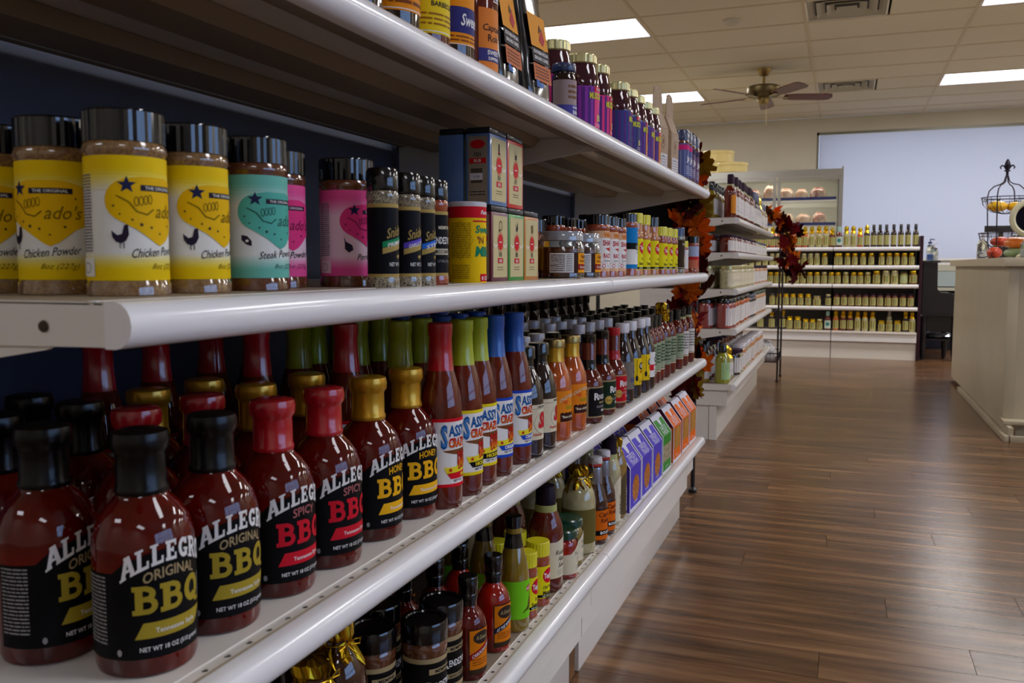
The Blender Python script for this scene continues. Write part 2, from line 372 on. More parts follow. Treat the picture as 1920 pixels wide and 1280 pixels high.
DIM = {-15: .15, -10: .4, -5: .75, 0: 1.1, 5: 1.1}     # the tubes towards the front of the shop burn dimmer
for i, j in LIGHTS:
    x, y = GX + i * TX, GY + j * TY
    if x + TX > RW: continue
    t = thing('ceiling_light', names.get((i, j), 'recessed fluorescent ceiling light outside the view'), 'light', (x, y, CZ), 0, 'recessed ceiling lights')
    link('frame', tf_me, t); link('housing', can_me, t); link('diffuser', diff_me, t)
    area('tube_light', (x + TX / 2, y + TY / 2, CZ - .012), (0, 0, 0), TX - .1, TY - .1, LAMP_W * DIM[j], (1, .965, .915))
# supply vents
VM = P((236, 230, 212), 'vent_paint')
for (i, j), lb in zip(VENTS, ('square louvred ceiling vent at the top edge of the view', 'square louvred ceiling vent beside the farther right ceiling light')):
    t = thing('ceiling_vent', lb, 'vent', (GX + i * TX + TX / 4, GY + j * TY + TY / 2, CZ), 0, 'ceiling vents')
    h = .3
    bm = bmesh.new(); bx(bm, -h, h, -h, h, .03, .036); obj('backing', bm, P((60, 56, 50), 'vent_dark'), t)
    bm = bmesh.new(); [bx(bm, *q, -.004, .002) for q in ((-h, h, -h, -h + .012), (-h, h, h - .012, h), (-h, -h + .012, -h, h), (h - .012, h, -h, h))]; obj('flange', bm, VM, t)
    for k, (a, b_) in enumerate(((.3, .235), (.22, .16), (.145, .09), (.075, .0))):
        bm = bmesh.new(); za, zb = -.004, .018 - .002 * k
        za, zb = .026 - .004 * k, -.003 - .001 * k
        o_ = [bm.verts.new((sx * a, sy * a, zb)) for sx, sy in ((-1, -1), (1, -1), (1, 1), (-1, 1))]
        i_ = [bm.verts.new((sx * max(b_, .002), sy * max(b_, .002), za)) for sx, sy in ((-1, -1), (1, -1), (1, 1), (-1, 1))]
        for q in range(4): bm.faces.new((o_[q], o_[(q + 1) % 4], i_[(q + 1) % 4], i_[q]))
        if k == 3: bm.faces.new(i_)
        bmesh.ops.solidify(bm, geom=list(bm.faces), thickness=.002)
        obj('louvre_ring', bm, VM, t)
# smoke detector
bm = bmesh.new(); lathe(bm, [(0, 0), (.075, 0), (.075, -.012), (.06, -.03), (.035, -.042), (0, -.044)], 24)
t = obj('smoke_detector', bm, P((206, 200, 182)), None, 40, (-.905, 7.49, CZ - .001)); tag(t, 'round white smoke detector on the ceiling tiles', 'detector')
bm = bmesh.new(); lathe(bm, [(.062, -.018), (.066, -.02), (.062, -.024)], 24); obj('vent_ring', bm, GREY, t)
# ceiling fan
t = thing('ceiling_fan', 'five-blade brass ceiling fan with dark red-brown blades', 'fan', (-.81, 9.4, 2.51))
def lt(name, prof, m, par, seg=28, **k): bm = bmesh.new(); lathe(bm, prof, seg); return obj(name, bm, m, par, 40, **k)
lt('canopy', [(0, .289), (.075, .289), (.07, .265), (.045, .22), (.02, .215), (0, .215)], BRASS, t)
lt('downrod', [(0, .22), (.014, .22), (.014, .08), (0, .08)], BRASS, t)
lt('motor', [(0, .14), (.03, .135), (.06, .125), (.15, .115), (.165, .10), (.165, .035), (.15, .015), (.06, 0), (0, 0)], mat('dark_antique_brass', (110, 96, 66), .35, metal=1), t)
lt('switch_housing', [(0, 0), (.055, 0), (.06, -.03), (.045, -.06), (.02, -.07), (0, -.07)], BRASS, t)
FB = mat('fan_blade_wood', (112, 42, 30), .35, noise=((70, 30, 22), 8, (1, 12, 1)))
for k in range(5):
    a = math.radians(19 + 72 * k)
    bm = bmesh.new(); pts = [(.2, -.05), (.3, -.068), (.62, -.075), (.67, -.06), (.69, 0), (.67, .06), (.62, .075), (.3, .068), (.2, .05)]
    prism(bm, pts, -.004, .004, 0, 'z'); bmesh.ops.rotate(bm, verts=bm.verts, cent=(0, 0, 0), matrix=Matrix.Rotation(math.radians(-13), 3, 'X'))
    o = obj('blade', bm, FB, t, None, (0, 0, .01), (0, 0, a))
    bm = bmesh.new(); prism(bm, [(.1, -.02), (.16, -.02), (.24, -.035), (.24, .035), (.16, .02), (.1, .02)], -.004, .002, 0, 'z'); obj('blade_iron', bm, BRASS, o, None, (0, 0, -.006))
bm = bmesh.new(); tube(bm, [(.03, 0, -.06), (.03, 0, -.25)], .0015, 5); lathe(bm, [(0, -.275), (.005, -.27), (.004, -.25), (0, -.248)], 8, 0, (.03, 0)); obj('pull_chain', bm, BRASS, t)

# ------------------------------------------------------------------ shelving
def rail_prof(x, zt, h=.029, d=.021):      # rounded price-rail section, front at x
    pts = [(x - d, zt)] ; n = 8
    for i in range(n + 1):
        a = PI / 2 - PI * i / n; pts.append((x - d * .62 + d * .62 * math.cos(a), zt - h / 2 + h / 2 * math.sin(a)))
    pts.append((x - d, zt - h)); return pts
def hole_strip(bm, x0, x1, y0, y1, z, pitch=.0254, hw=.0030, hl=.0030, n=8):     # strip of sheet with real slots in it
    k = int((y1 - y0) / pitch); s = (y1 - y0) / k; xc = (x0 + x1) / 2
    for i in range(k):
        a, b = y0 + i * s, y0 + (i + 1) * s; yc = (a + b) / 2
        outer = [(x1, yc), (x1, b), (xc, b), (x0, b), (x0, yc), (x0, a), (xc, a), (x1, a)]
        vo = [bm.verts.new((p[0], p[1], z)) for p in outer]; vi = [bm.verts.new((xc + hw * math.cos(PI / 4 * q), yc + hl * math.sin(PI / 4 * q), z)) for q in range(8)]
        for q in range(8): f = bm.faces.new((vo[q], vo[(q + 1) % 8], vi[(q + 1) % 8], vi[q]))
def shelf_deck(par, xb, xf, y0, y1, z, bracket=True, holes=(True, True), name='shelf'):
    """one steel shelf between uprights: perforated sheet, underside channels, side cheeks, rail"""
    bm = bmesh.new(); e = .001; a = xf - .021
    segs = [(a - .0155, a - .0035, holes[0]), (xb + .02, xb + .034, holes[1]), (xb + .07, xb + .084, holes[1])]
    cuts = sorted(segs); x = xb
    for s0, s1, h in cuts + [(a, a, False)]:
        if s0 > x: q = [bm.verts.new(p) for p in ((x, y0 + e, z), (s0, y0 + e, z), (s0, y1 - e, z), (x, y1 - e, z))]; bm.faces.new(q)
        if s1 > s0:
            if h: hole_strip(bm, s0, s1, y0 + e, y1 - e, z)
            else: q = [bm.verts.new(p) for p in ((s0, y0 + e, z), (s1, y0 + e, z), (s1, y1 - e, z), (s0, y1 - e, z))]; bm.faces.new(q)
        x = s1
    bmesh.ops.remove_doubles(bm, verts=bm.verts, dist=1e-5); bmesh.ops.recalc_face_normals(bm, faces=bm.faces)
    if sum(f.normal.z for f in bm.faces) < 0: bmesh.ops.reverse_faces(bm, faces=bm.faces)
    bmesh.ops.solidify(bm, geom=list(bm.faces), thickness=.0012)
    # side cheeks and underside hat channels
    for yy in (y0 + e, y1 - e - .0015): prism(bm, [(xb, z - .001), (xb, z - .034), (a - .01, z - .027), (a, z - .027), (a, z - .001)], yy, yy + .0015)
    w = xf - xb
    for c0, c1, dp in ((.14, .34, .016), (.5, .68, .016)):
        prism(bm, [(xb + w * c0, z - .001), (xb + w * c0 + .012, z - dp), (xb + w * c1 - .012, z - dp), (xb + w * c1, z - .001)], y0 + .01, y1 - .01)
    prism(bm, [(a - .058, z - .001), (a - .05, z - .013), (a - .002, z - .025), (a, z - .025), (a, z - .0235), (a - .05, z - .0115), (a - .0565, z - .001)], y0 + .004, y1 - .004)
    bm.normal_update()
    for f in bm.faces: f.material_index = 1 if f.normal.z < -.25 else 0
    s = obj(name, bm, [SHELF, UNDER_SHADE], par)
    bm = bmesh.new(); prism(bm, rail_prof(xf, z + .001), y0 + e, y1 - e); obj('price_rail', bm, LIPM, s, 30)
    for yy in (y0, y1):
        sgn = 1 if yy == y0 else -1
        bm = bmesh.new(); prism(bm, [(xb, z - .002), (xb, z - .085), (xb + .05, z - .08), (a - .05, z - .03), (a - .03, z - .018), (a - .03, z - .002)], yy + sgn * .003, yy + sgn * .006)
        if bracket: obj('bracket', bm, SHELF, s)
        else: bm.free()
    return s
def bolt(par, x, y, z, nrm=-1, r=.004):
    bm = bmesh.new(); lathe(bm, [(0, 0), (r, 0), (r * .8, .0015), (0, .002)], 10); o = obj('bolt_hole', bm, P((70, 58, 48)), par, None, (x, y, z), (PI / 2, 0, 0) if nrm < 0 else (0, PI / 2, 0)); return o

# gondola 1: the long shelf on the left
XF, XB = -.40, -.84; SEC = [(.413, 1.60), (1.60, 2.835)]
G1 = thing('store_shelving_unit', 'long white steel shelving unit filling the left side with four shelves of sauces', 'shelving unit', (0, 0, 0))
ZT, ZM, Z3, Z4 = 1.058, .797, .524, .27
for y0, y1 in SEC:
    for z in (ZT, ZM, Z3):
        s = shelf_deck(G1, XB, XF, y0, y1, z)
        if y0 < 1 and z == ZM: bolt(s, -.47, y0 + .0005, z - .015)
    shelf_deck(G1, XB, XF, y0, y1, Z4, False)
    box('fascia', -.455, -.438, y0 + .001, y1 - .001, .165, .243, SHELF, G1)
    box('base_box', XB, -.456, y0 + .002, y1 - .002, .10, .243, SHELF, G1)
box('kick_plate', -.51, -.479, 1.66, 2.835, 0, .164, SHELF, G1, .001); box('kick_plate', -.51, -.481, .413, 1.60, 0, .164, SHELF, G1, .001)
box('filler_board', -.51, -.484, 1.612, 1.648, 0, .164, mat('raw_wood', (128, 84, 40), .6, noise=((100, 64, 30), 30)), G1)
for y in (.413, 1.60, 2.835): box('upright', XB - .05, XB, y - .015, y + .015, 0, 1.45, DARKBACK, G1)
bm = bmesh.new(); bx(bm, XB - .02, XB - .012, .43, 1.585, .2, 1.45); obj('back_panel', bm, DARKBACK, G1)
bm = bmesh.new(); bx(bm, XB - .02, XB - .012, 1.615, 2.82, .2, .56); bx(bm, XB - .02, XB - .012, 1.615, 2.82, .80, 1.45); obj('back_panel', bm, DARKBACK, G1)
for y in (.5, 1.6, 2.7): box('foot', XB, -.52, y, y + .03, 0, .1, BLKMETAL, G1)

# gondola 2: the farther shelf
G2 = thing('store_shelving_unit', 'farther white steel shelving unit with five shelves, decorated with autumn leaves', 'shelving unit', (0, 0, 0))
G2Y0, G2Y1, G2XB = 4.16, 6.28, -.86; GZ = [1.04, .881, .712, .526, .268]
for k, z in enumerate(GZ):
    s = shelf_deck(G2, G2XB, -.452, G2Y0, G2Y1, z, k < 4, (True, False))
    if k < 4: bolt(s, -.53, G2Y0 + .0005, z - .015)
box('end_panel', G2XB, -.493, G2Y0 + .012, G2Y0 + .03, .165, .245, SHELF, G2); box('fascia', -.51, -.493, G2Y0 + .03, G2Y1, .165, .245, SHELF, G2)
box('kick_plate', -.56, -.541, G2Y0 + .041, 5.2, 0, .164, SHELF, G2); box('kick_plate', -.56, -.542, 5.203, G2Y1, 0, .164, SHELF, G2)
box('end_kick_panel', -.575, -.541, G2Y0 + .02, G2Y0 + .04, 0, .164, SHELF, G2); box('end_kick_panel', -.86, -.578, G2Y0 + .023, G2Y0 + .04, 0, .164, SHELF, G2)
for y in (G2Y0, 5.2, G2Y1 - .03): box('upright', G2XB - .05, G2XB, y, y + .03, 0, 1.3, SHELF, G2)
box('back_panel', G2XB - .02, G2XB - .01, G2Y0 + .03, G2Y1 - .03, .2, 1.28, P((150, 146, 140), 'grey_back_panel'), G2)

# back unit: shelves across the end of the aisle
G3 = thing('store_shelving_unit', 'wide white shelving unit across the aisle end with five rows of gold-labelled jars', 'shelving unit', (0, 0, 0))
BY, BYB = 8.3, 8.72; BZ = [.982, .822, .658, .461, .245]; BS = [(-1.31, -.093), (-.087, .605)]
def deck_x(par, x0, x1, y0, y1, z):      # shelf running along x, rail on the -y side
    bm = bmesh.new(); bx(bm, x0, x1, y0 + .02, y1, z - .012, z); bx(bm, x0 + .02, x1 - .02, y0 + .15, y0 + .24, z - .024, z - .012); s = obj('shelf', bm, SHELF, par)
    bm = bmesh.new(); prism(bm, [(p[0], p[1]) for p in rail_prof(-y0, z + .001, .034)], x0, x1)
    for v in bm.verts: v.co = (v.co.y, -v.co.x, v.co.z)
    bmesh.ops.recalc_face_normals(bm, faces=bm.faces); obj('price_rail', bm, LIPM, s, 30)
for x0, x1 in BS:
    for z in BZ[:4]: deck_x(G3, x0, x1, BY, BYB, z)
    box('base_deck', x0, x1, BY, BYB, .225, .245, SHELF, G3, .003); box('fascia', x0, x1, BY + .012, BY + .03, .155, .225, LIPM, G3)
    box('kick_plate', x0, x1, BY + .04, BY + .06, 0, .154, SHELF, G3)
    box('back_panel', x0, x1, BYB, BYB + .01, .15, .985, P((118, 116, 116), 'back_unit_panel'), G3)
for x0, x1 in ((.608, .634), (-.1, -.08)): box('upright', x0, x1, BYB - (.4 if x0 > 0 else 0), BYB + .06, 0, 1.075 if x0 > 0 else .985, P((52, 30, 40), 'dark_upright'), G3)

# ------------------------------------------------------------------ products
def part(par, name, prof, m, seg=28, ang=38): bm = bmesh.new(); lathe(bm, prof, seg); return obj(name, bm, m, par, ang)
def ridged(par, name, r, z0, z1, m, seg=48, d=.0006, top=True):
    bm = bmesh.new(); R = []
    for z, k in ((z0, 1), (z1 - .0015, 1), (z1, 0)): R.append([bm.verts.new(((r - (d if i % 2 else 0) * k - (0.0012 if k == 0 else 0)) * math.cos(2 * PI * i / seg), (r - (d if i % 2 else 0) * k - (0.0012 if k == 0 else 0)) * math.sin(2 * PI * i / seg), z)) for i in range(seg)])
    for a, b in zip(R, R[1:]):
        for i in range(seg): bm.faces.new((a[i], a[(i + 1) % seg], b[(i + 1) % seg], b[i]))
    bm.faces.new(R[-1]); bm.faces.new(R[0][::-1]); return obj(name, bm, m, par)
PROD = {}
def product(*keys):
    def deco(f):
        for k in keys: PROD[k] = f
        return f
    return deco
PROTO = {}; RENAME = []      # RENAME: goods behind the front rows, named by look and order at the end
def copy_tree(o, par=None):
    c = o.copy(); COL.objects.link(c); c.parent = par
    for ch in list(o.children): copy_tree(ch, c)
    return c
TALL = {'shaker': .957, 'snick': .96, 'can': .955}
SLIM = {'redsauce': .88, 'snick': .76, 'can': .96, 'tex:wide': .84, 'tex:mini': .82}
def place(key, x, y, z, label, group=None, rz=0., kind=None, tilt=None):
    if key in PROTO: t = copy_tree(PROTO[key])
    else:
        t = bpy.data.objects.new(kind or 'sauce_bottle', None); COL.objects.link(t); t.empty_display_size = .03
        PROD[key.split(':')[0]](t, *key.split(':')[1:]); PROTO[key] = t
    t.name = kind or t.name.split('.')[0]
    k_ = SLIM.get(key, SLIM.get(key.split(':')[0], 1)); t.scale = (k_, k_, TALL.get(key.split(':')[0], 1))
    t.location = (x, y, z); t.rotation_euler = tilt or (0, 0, rz); t['label'] = label
    t['category'] = {'spice_shaker': 'spice jar', 'sauce_jar': 'jar', 'sauce_bottle': 'bottle'}.get(t.name.split('.')[0], t.name.split('.')[0].split('_')[-1])
    if group: t['group'] = group
    elif 'group' in t: del t['group']
    return t

TANINK = P((170, 150, 110)); OLIVEG = P((168, 146, 44), 'ink_olive_gold'); REDI = P((206, 24, 44)); YELG = P((240, 178, 22)); CREAM = P((216, 206, 180)); LINK = P((150, 148, 150))
@product('bbq')
def _(t, v):
    part(t, 'body', [(0, 0), (.030, 0), (.0345, .003), (.036, .008), (.036, .092), (.0352, .101), (.0315, .112), (.0255, .121), (.0195, .127), (.0172, .132), (.0172, .168), (0, .168)], SAUCE_RED, 36)
    cm = {'original': CAPSL, 'spicy': CAPRED, 'honey': CAPGOLD}[v]
    part(t, 'cap', [(.0180, .129), (.0190, .131), (.0190, .134), (.0178, .136), (.0176, .158), (.0182, .160), (.0205, .163), (.0208, .170), (.0196, .175), (.015, .1765), (0, .1765)], cm)
    c1 = {'original': OLIVEG, 'spicy': REDI, 'honey': YELG}[v]; c2 = {'original': TANINK, 'spicy': P((176, 104, 104)), 'honey': YELG}[v]
    L = Label(); L.poly([(-.072, .016), (.06, .016), (.06, .078), (.042, .079), (.034, .086), (.018, .0925), (0, .095), (-.018, .0925), (-.034, .086), (-.042, .079), (-.072, .078)], P((9, 9, 13), 'ink_label_black'), 0)
    L.slab('ALLEGRO', 0, .0855, .0145, .070, WHITE, 2, arch=9.5, grow=.12)
    L.text(v.upper(), 0, .0745, .0078, c2, 2, .015, w={'original': .041, 'spicy': .026, 'honey': .028}[v], arch=9)
    L.slab('BBQ', 0, .049, .0205, .056, c1, 2)
    L.poly([(-.027, .031), (-.021, .0425), (.031, .0425), (.024, .0345), (.020, .031)], c1, 1); L.text('Tennessee Style', .003, .0345, .0036, WHITE, 2, .01)
    L.text('NET WT 18 OZ (510 grams)', 0, .0215, .0034, WHITE, 1, .01, w=.048); L.text('SAUCE', .0325, .058, .0042, LINK, 1, .01, rot=PI / 2)
    L.lines(-.070, .026, -.047, .077, 18, LINK, 1, .4); L.ell(-.038, .0215, .0017, .0025, LINK, 1)
    L.build(t, r=.036)
@product('sassy')
def _(t, v):
    part(t, 'body', [(0, 0), (.024, 0), (.0262, .003), (.0268, .008), (.0268, .118), (.0262, .128), (.0235, .144), (.0195, .160), (.0158, .172), (.0138, .185), (.0130, .222), (0, .222)], SAUCE_BRN, 32)
    cm, hot = {'hot': (CAPRED, P((214, 16, 34))), 'hickory': (CAPLIME, P((232, 208, 20))), 'original': (CAPBLUE, P((28, 72, 190)))}[v]
    part(t, 'capsule', [(.0168, .169), (.0166, .1695), (.0148, .190), (.0142, .210), (.0152, .212), (.0152, .2255), (.014, .227), (0, .227)], cm)
    L = Label(); W = .052; RED2 = P((190, 26, 22)); ORN = P((236, 110, 20)); BRN = P((120, 70, 36)); BLU = P((22, 88, 160)); YL = P((240, 220, 40))
    L.rect(-W, .029, W, .112, WHITE, 0); L.rect(-W, .1085, W, .1125, hot, 1); L.rect(-W, .0285, W, .0325, hot, 1)
    L.text('S', -.0195, .0775, .027, BLU, 2, .05, w=.0085); L.text('ASSY', .0000, .0905, .0135, BLU, 2, .03, w=.028, arch=-3); L.text('S', -.0193, .0790, .024, P((70, 130, 200)), 3, .01, w=.0065)
    L.text('CRAZY', .0005, .0775, .0110, RED2, 2, .04, w=.029); L.text('CRAZY', .0005, .0780, .0065, ORN, 3, .01, w=.028)
    L.poly([(-.022, .0735), (.026, .0755), (.026, .070), (-.004, .068), (-.018, .0715)], BRN, 1); L.poly([(-.004, .070), (.026, .071), (.022, .052), (.008, .058)], BRN, 1)
    L.text('DIXIE', .0095, .0560, .0150, RED2, 3, .05, w=.022)
    for i in range(5): u = .000 + i * .0042; L.poly([(u, .0545), (u + .0035, .0545), (u + .0017, .0655)], ORN, 4)
    L.poly([(-.020, .053), (-.006, .053), (.004, .0565), (.024, .0585), (.022, .0485), (-.0165, .0445)], YL, 2); L.star(-.012, .0495, .0032, RED2, 3)
    L.text('SAUCE', .010, .0505, .0055, RED2, 3, .04, w=.022, slope=.12)
    L.poly([(-.0165, .0455), (.026, .0475), (.022, .0385), (-.0115, .0385)], BLACK if v == 'hickory' else hot, 2)
    L.text({'hot': 'HOT', 'hickory': 'HICKORY', 'original': 'ORIGINAL'}[v], .007 if v != 'hot' else .011, .0405, .0046, YL if v != 'original' else WHITE, 3, .04)
    L.text('NET WT. 13 OZ', .006, .0345, .0028, INK, 1, .02); L.lines(-.05, .036, -.034, .104, 14, INK, 1, .3)
    L.build(t, r=.0268)
@product('round')      # round sauce bottles with printed scenes: v = style
def _(t, v):
    if v == 'dark':
        part(t, 'body', [(0, 0), (.025, 0), (.0288, .003), (.0295, .008), (.0295, .090), (.028, .104), (.023, .122), (.016, .136), (.0132, .144), (.0132, .168), (0, .168)], SAUCE_DRK)
        part(t, 'cap', [(.0138, .140), (.0138, .152), (.0165, .153), (.0165, .170), (.0155, .172), (0, .172)], CAPBLK)
        L = Label(); S = CREAM; L.rect(-.05, .030, .05, .084, S, 0); L.rect(-.05, .0775, .05, .078, GREY, 1); L.text('ORIGINAL RECIPE', .004, .0792, .0032, INK, 1, .02)
        L.text('Slap', .006, .049, .022, P((196, 36, 44)), 2, .06, shear=.3, w=.036); L.ring(.006, .055, .026, .018, .0004, INK, 1); L.text('Honey', -.012, .036, .005, P((196, 80, 60)), 2, .02); L.build(t, r=.0295)
    elif v == 'orange':
        part(t, 'body', [(0, 0), (.026, 0), (.0296, .003), (.0305, .008), (.0305, .088), (.029, .103), (.024, .118), (.0185, .131), (.0165, .140), (.0165, .166), (0, .166)], SAUCE_ORG)
        part(t, 'neck_foil', [(.0185, .134), (.0172, .139), (.0170, .158), (.017, .158)], CAPGOLD); part(t, 'lid', [(.0178, .158), (.0186, .159), (.0186, .170), (.0176, .1715), (0, .1715)], BRASS)
        L = Label(); O = P((230, 134, 24)); DB = P((58, 22, 14)); L.rect(-.045, .034, .045, .086, O, 0); L.text('OLD HICKORY', .0, .0745, .0062, CREAM, 2, .02, arch=14, w=.05)
        L.text('bourbon', .004, .0545, .009, P((170, 150, 20)), 2, .03, w=.032); L.poly([(-.024, .034)] + [(-.024 + i * .004, .048 + (.002 if i % 2 else 0)) for i in range(14)] + [(.028, .034)], DB, 1)
        L.text('"Best of the Barrel"', .002, .040, .0042, CREAM, 2, .03); L.rect(.008, .064, .018, .067, DB, 2); L.ell(.014, .0715, .005, .003, DB, 2); L.rect(-.04, .0325, .04, .0328, YELG, 1); L.lines(-.018, .064, -.008, .070, 3, REDI, 1); L.build(t, r=.0305)
    else:      # squat bottles in three label colours
        part(t, 'body', [(0, 0), (.024, 0), (.0278, .003), (.0285, .007), (.0285, .070), (.0275, .079), (.0225, .090), (.0165, .099), (.0145, .103), (.0140, .162), (0, .162)], SAUCE_BRN)
        part(t, 'capsule', [(.0165, .101), (.0152, .104), (.0145, .112), (.0138, .150), (.0142, .152), (.0142, .166), (.013, .1672), (0, .1672)], CAPRED if v == 'red' else CAPBLK)
        bg = {'black': P((20, 18, 20)), 'green': P((24, 46, 28)), 'red': P((188, 14, 30))}[v]; L = Label()
        L.rect(-.045, .012, .045, .070, TANINK, 0); L.poly([(-.030, .0145), (.03, .0145), (.03, .064), (.027, .0675), (-.027, .0675), (-.030, .064)] if v == 'black' else [(-.045, .0145), (.045, .0145), (.045, .0675), (-.045, .0675)], bg, 1)
        L.text('R', -.0135, .0455, .013, WHITE, 2, .03); L.text('ENDEZVOUS', .006, .0468, .008, WHITE, 2, .02, w=.032); L.rect(-.008, .0385, .018, .0415, TANINK, 2); L.text('FAMOUS', .005, .0387, .002, INK, 3)
        L.text({'black': 'MILD', 'green': 'SWEET', 'red': 'HOT'}[v], .005, .023, .0045, WHITE, 2, .02); L.lines(-.014, .030, .022, .035, 2, LINK, 2)
        if v != 'black': L.ell(-.022, .031, .0085, .0085, P((200, 170, 80)), 2); L.ring(-.022, .031, .0068, .0068, .0005, bg, 3); L.text('2 oz', -.022, .0292, .0036, bg, 3, .02)
        L.build(t, r=.0285)
@product('white')
def _(t, v):
    part(t, 'body', [(0, 0), (.022, 0), (.0260, .003), (.0268, .008), (.0268, .084), (.0258, .098), (.021, .114), (.0155, .130), (.0128, .142), (.0124, .162), (0, .162)], SAUCE_DRK)
    part(t, 'cap', [(.0128, .150), (.0150, .152), (.0150, .170), (.014, .172), (0, .172)], CAPWHITE)
    L = Label(); bg, tx = {'grey': (P((120, 112, 104)), 'CaJun'), 'yellow': (P((232, 196, 12)), 'Cajun'), 'redwhite': (P((226, 224, 228)), 'HOG')}[v]
    L.rect(-.045, .030, .045, .090, bg, 0); L.ell(.008, .072, .014, .009, INK, 1); L.text(tx, .008, .069, .0075, WHITE, 2, .03, w=.022)
    if v == 'yellow': L.line([(-.012, .086), (-.012, .048)], .0012, INK); L.ell(-.012, .045, .004, .0065, INK, 1); L.text('Billy Bob', .009, .0565, .006, P((160, 60, 20)), 2, .02, w=.022)
    elif v == 'grey': L.text('SAUCE', .004, .046, .009, P((60, 74, 140)), 2, .03)
    else: L.rect(-.045, .046, .045, .060, REDI, 1); L.text('BBQ', .004, .048, .009, WHITE, 2, .03)
    L.lines(-.006, .033, .024, .042, 3, INK, 1, .3); L.build(t, r=.0268)
@product('slim')
def _(t, v):
    part(t, 'body', [(0, 0), (.018, 0), (.0210, .003), (.0215, .007), (.0215, .108), (.0205, .118), (.0155, .132), (.0115, .142), (.0110, .162), (0, .162)], SAUCE_BRN)
    part(t, 'cap', [(.012, .140), (.0118, .160), (.0128, .161), (.0128, .172), (0, .1725)], CAPBLK)
    L = Label(); bg = {'green': P((150, 160, 132)), 'sketch': P((214, 208, 202))}[v]; L.rect(-.035, .034, .035, .104, bg, 0); L.lines(-.026, .05, .026, .098, 6, P((60, 82, 60)) if v == 'green' else GREY, 1, .5); L.rect(-.035, .03, .035, .0325, CREAM, 1)
    if v == 'sketch': part(t, 'neck_band', [(.0125, .136), (.0125, .146)], P((176, 178, 134)))
    L.build(t, r=.0215)
def foil_top(t, zt, r, z0, seg=30, bow=True):
    """crumpled gold foil tied over a bottle top"""
    rnd = random.Random(int(zt * 1e4)); bm = bmesh.new()
    prof = [(0, zt + .002), (r * .7, zt + .002), (r, zt - .003), (r * 1.0, zt - .014), (r * .82, zt - .022), (r * 1.15, zt - .032), (r * 1.5, zt - .044)]
    prof = [p for p in prof if p[1] > z0] ; lathe(bm, prof, seg)
    for v in bm.verts:
        d = math.hypot(v.co.x, v.co.y)
        if d > 1e-4:
            k = 1 + rnd.uniform(-.1, .1) * (1 if v.co.z > zt - .02 else 1.8); v.co.x *= k; v.co.y *= k; v.co.z += rnd.uniform(-.0018, .0018) * (1 if v.co.z > zt - .03 else 3.5)
    bmesh.ops.solidify(bm, geom=list(bm.faces), thickness=.0006); f = obj('foil_cover', bm, GOLDFOIL, t)
    if bow:
        bm = bmesh.new(); z = zt - .022; R = r * .92
        tube(bm, [(R * math.cos(a * PI / 8), R * math.sin(a * PI / 8), z) for a in range(16)], .0009, 6, 0, True)
        for s in (-1, 1):
            tube(bm, [(R + .002, 0, z), (R + .006, s * .007, z + .006), (R + .006, s * .015, z + .005), (R + .006, s * .014, z - .001), (R + .003, s * .004, z)], .0008, 6)
            tube(bm, [(R + .002, 0, z), (R + .007, s * .006, z - .008), (R + .008, s * .012, z - .013)], .0007, 6)
        obj('ribbon', bm, GOLDFOIL, f)
@product('big')
def _(t):
    part(t, 'body', [(0, 0), (.024, 0), (.0272, .003), (.028, .007), (.028, .112), (.026, .128), (.017, .142), (.0125, .150), (.0125, .168), (0, .168)], SAUCE_BRN)
    L = Label(); L.rect(-.045, .035, .045, .108, P((140, 150, 126)), 0); L.lines(-.03, .045, .03, .1, 6, P((60, 82, 60)), 1, .5); L.build(t, r=.028); foil_top(t, .196, .0145, .14)
